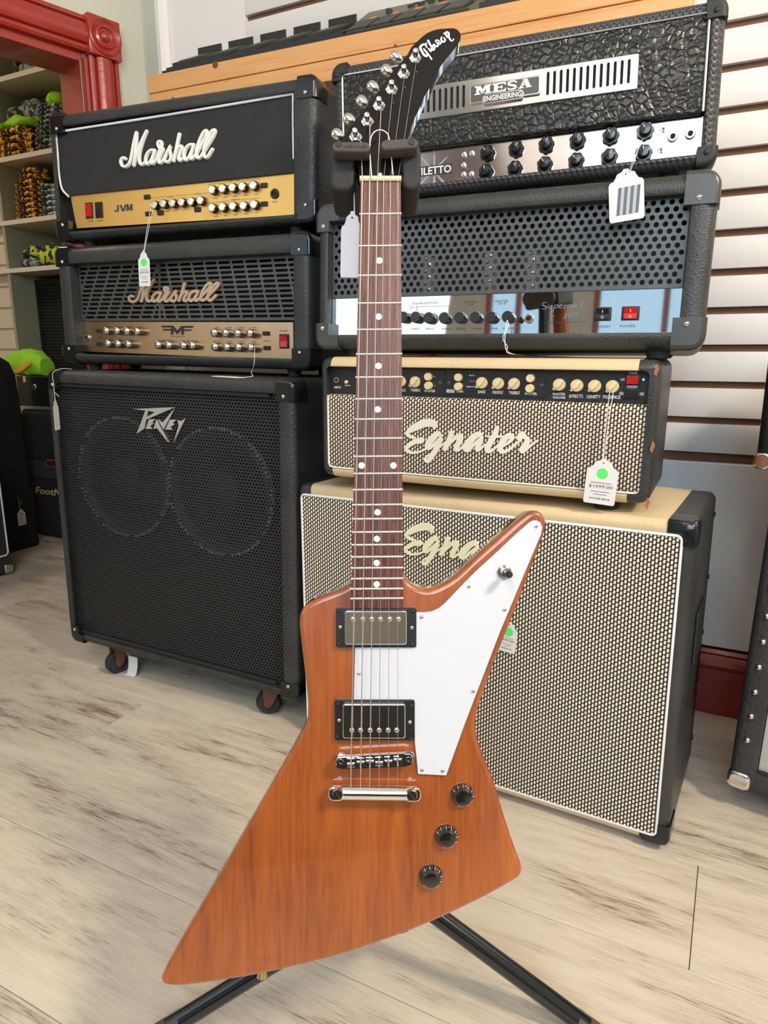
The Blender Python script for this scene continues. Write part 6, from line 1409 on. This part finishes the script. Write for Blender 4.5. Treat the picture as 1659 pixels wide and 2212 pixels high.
bm=B(); box(bm,-hw,hw,0,.21,.012,zr,.003); link('case_body',bm,BLKP,t)
bm=B(); box(bm,-hw,hw,-.006,.20,0,.014,.002); link('silver_bar',bm,SILV,t)
c_=tuple(ff.I@(NR.M@Vector((NR.p(75,836,-.11)[0],-.11,NR.p(75,836,-.11)[1])))); jack(t,c_[0],c_[2],.014,0,mat('dull_metal',(.35,.32,.27),.35,.9))
bm=B(); c2_=tuple(ff.I@(NR.M@Vector((NR.p(53,818,-.11)[0],-.11,NR.p(53,818,-.11)[1])))); box(bm,c2_[0]-.012,c2_[0]+.012,-.002,.03,zr-.03,zr+.001,.003); link('corner_plate',bm,CHROME,t)
zr_=hb+zr
# speaker lying upright on it
sx0,sx1=gx_(84,.13),-1.87; zs0=zr_+.001; zs1=zpt(100,604,.13)[1]
ff=NR.sub((gx_(36,.19)+sx1)/2,.13,zs0); hw2=(sx1-gx_(36,.19))/2; hz=zs1-zs0
t=thing('speaker_cabinet','small dark speaker box with perforated metal front, under the lowest shirt shelf','speaker cabinet',ff)
bm=B(); box(bm,-hw2,hw2,.06,.20,0,hz,.004); link('cabinet',bm,mat('dark_grey_carpet',(.045,.042,.045),.7),t)
xg=sx0-(ff.O-NR.O).dot(NR.ex)
bm=B(); box(bm,xg,xg+.012,0,.06,0,hz,.001); box(bm,xg,hw2,0,.06,hz-.02,hz,.001); link('front_frame',bm,BLKM,t)
bm=B(); grid_plate(bm,xg+.012,hw2,.0,hz-.02,.006,.001,.0155,.0155,round_hole(.0045,8),8,stag=0); link('perforated_front',bm,BLKM,t)
bm=B(); box(bm,xg+.012,hw2,.04,.058,0,hz-.02); link('inner_panel',bm,BLKV,t)
for px,py in ((47,620),(64,628),(51,644),(70,673)):
    c_=LFx=tuple(ff.I@(NR.M@Vector((NR.p(px,py,.19)[0],.19,NR.p(px,py,.19)[1])))); bm=B(); lathe(bm,[(.008 if px==47 else .003,0),(.007 if px==47 else .003,-.006 if px==47 else -.002),(.0005,-.007 if px==47 else -.003)],c_[0],c_[2],12,.06); link('screw',bm,BLKP,t)
# lime shirt bundle in front of it
c_=NR.p(62,800,-.06); ff=NR.sub(c_[0],-.052,zr_+.001); bm=soft(.25,.10,.115,7,jit=.009); o=link('crumpled_shirt',bm,LIME,None,ff,smooth=70); tag(o,'crumpled lime green and orange shirt on the black rack unit','shirt')
bm=B(); stroke(bm,[(-.06,.012,.012),(.0,.022,.020),(.05,.045,.026),(.09,.062,.02)],-.062,.004,None,5,True); link('orange_print',bm,mat('orange_print',(.80,.42,.03),.8),o)
# covered cabinet and head at the left edge (facing the main room)
f3=Fr(ROOM.M@Vector((-2.86,1.45,0)),ROOM.ey,-ROOM.ex,(0,0,1))
hA=f3.p(10,768,0)[1]; xR=f3.p(93,1165,0)[0]
t=thing('covered_cabinet','tall black cabinet under a soft black cover at the left edge','speaker cabinet',f3)
bm=B(); 
L_=[]
for z,e_ in ((.0,.0),(hA*.30,.0),(hA*.305,.012),(hA*.62,.012),(hA*.9,.022),(hA*.965,.045),(hA*.99,.08),(hA,.12)):
    L_.append([(p[0],p[1],z) for p in [( -.5,-.0+e_*.3),(xR-e_-.03,-.0+e_*.3),(xR-e_,.03),(xR-e_,.25),(-.5,.25)]])
loft(bm,L_); link('soft_cover',bm,mat('black_cloth_cover',(.012,.012,.013),.85),t,smooth=50)
c_=f3.p(46,1117,-.01); tg=price_tag('small cream price tag with green dot on the covered cabinet at the left edge',f3,c_,.040,.075,0,-.012,[[(c_[0],-.012,c_[1]+.030),(c_[0]-.006,-.010,c_[1]+.10)],[(c_[0]-.002,-.012,c_[1]+.07),(c_[0]+.008,-.012,c_[1]+.066),(c_[0]+.007,-.012,c_[1]+.08)]],price='$199.00',m=mat('tag_cream',(.72,.62,.52),.7))
f4=Fr(ROOM.M@Vector((-2.565,1.40,0)),ROOM.ey,-ROOM.ex,(0,0,1))
xR=f4.p(28,1230,0)[0]; zt4=f4.p(5,1040,0)[1]; zb4=f4.p(28,1243,0)[1]
t=thing('combo_amplifier','black amp with white piping and chrome lower corner cut by the left edge','amplifier',f4)
bm=B(); zb4=.012
rbox(bm,-.40,xR,zb4,.50,.012,0,.26,.01); link('cabinet',bm,TOLEX,t,smooth=45)
xp=f4.p(17,1190,0)[0]; zp_=f4.p(10,1200,0)[1]
piping(t,[(-.38,zp_),(xp-.01,zp_),(xp,zp_+.01),(xp,.44),(xp-.01,.45),(-.38,.45)],-.001,.0035)
bm=B(); rbox(bm,xR-.035,xR+.003,zb4-.002,zb4+.036,.01,-.003,.04,.006); link('corner_cap',bm,CHROME,t,smooth=45)
bm=B(); box(bm,-.30,-.26,.03,.07,0,zb4); box(bm,xR-.08,xR-.04,.03,.07,0,zb4); link('feet',bm,RUB,t)
# handle plate on the left door post
# handle plate on the left door post

for o in bpy.data.objects:
    if o.name.startswith('panel_lettering'): o['kind']='stuff'
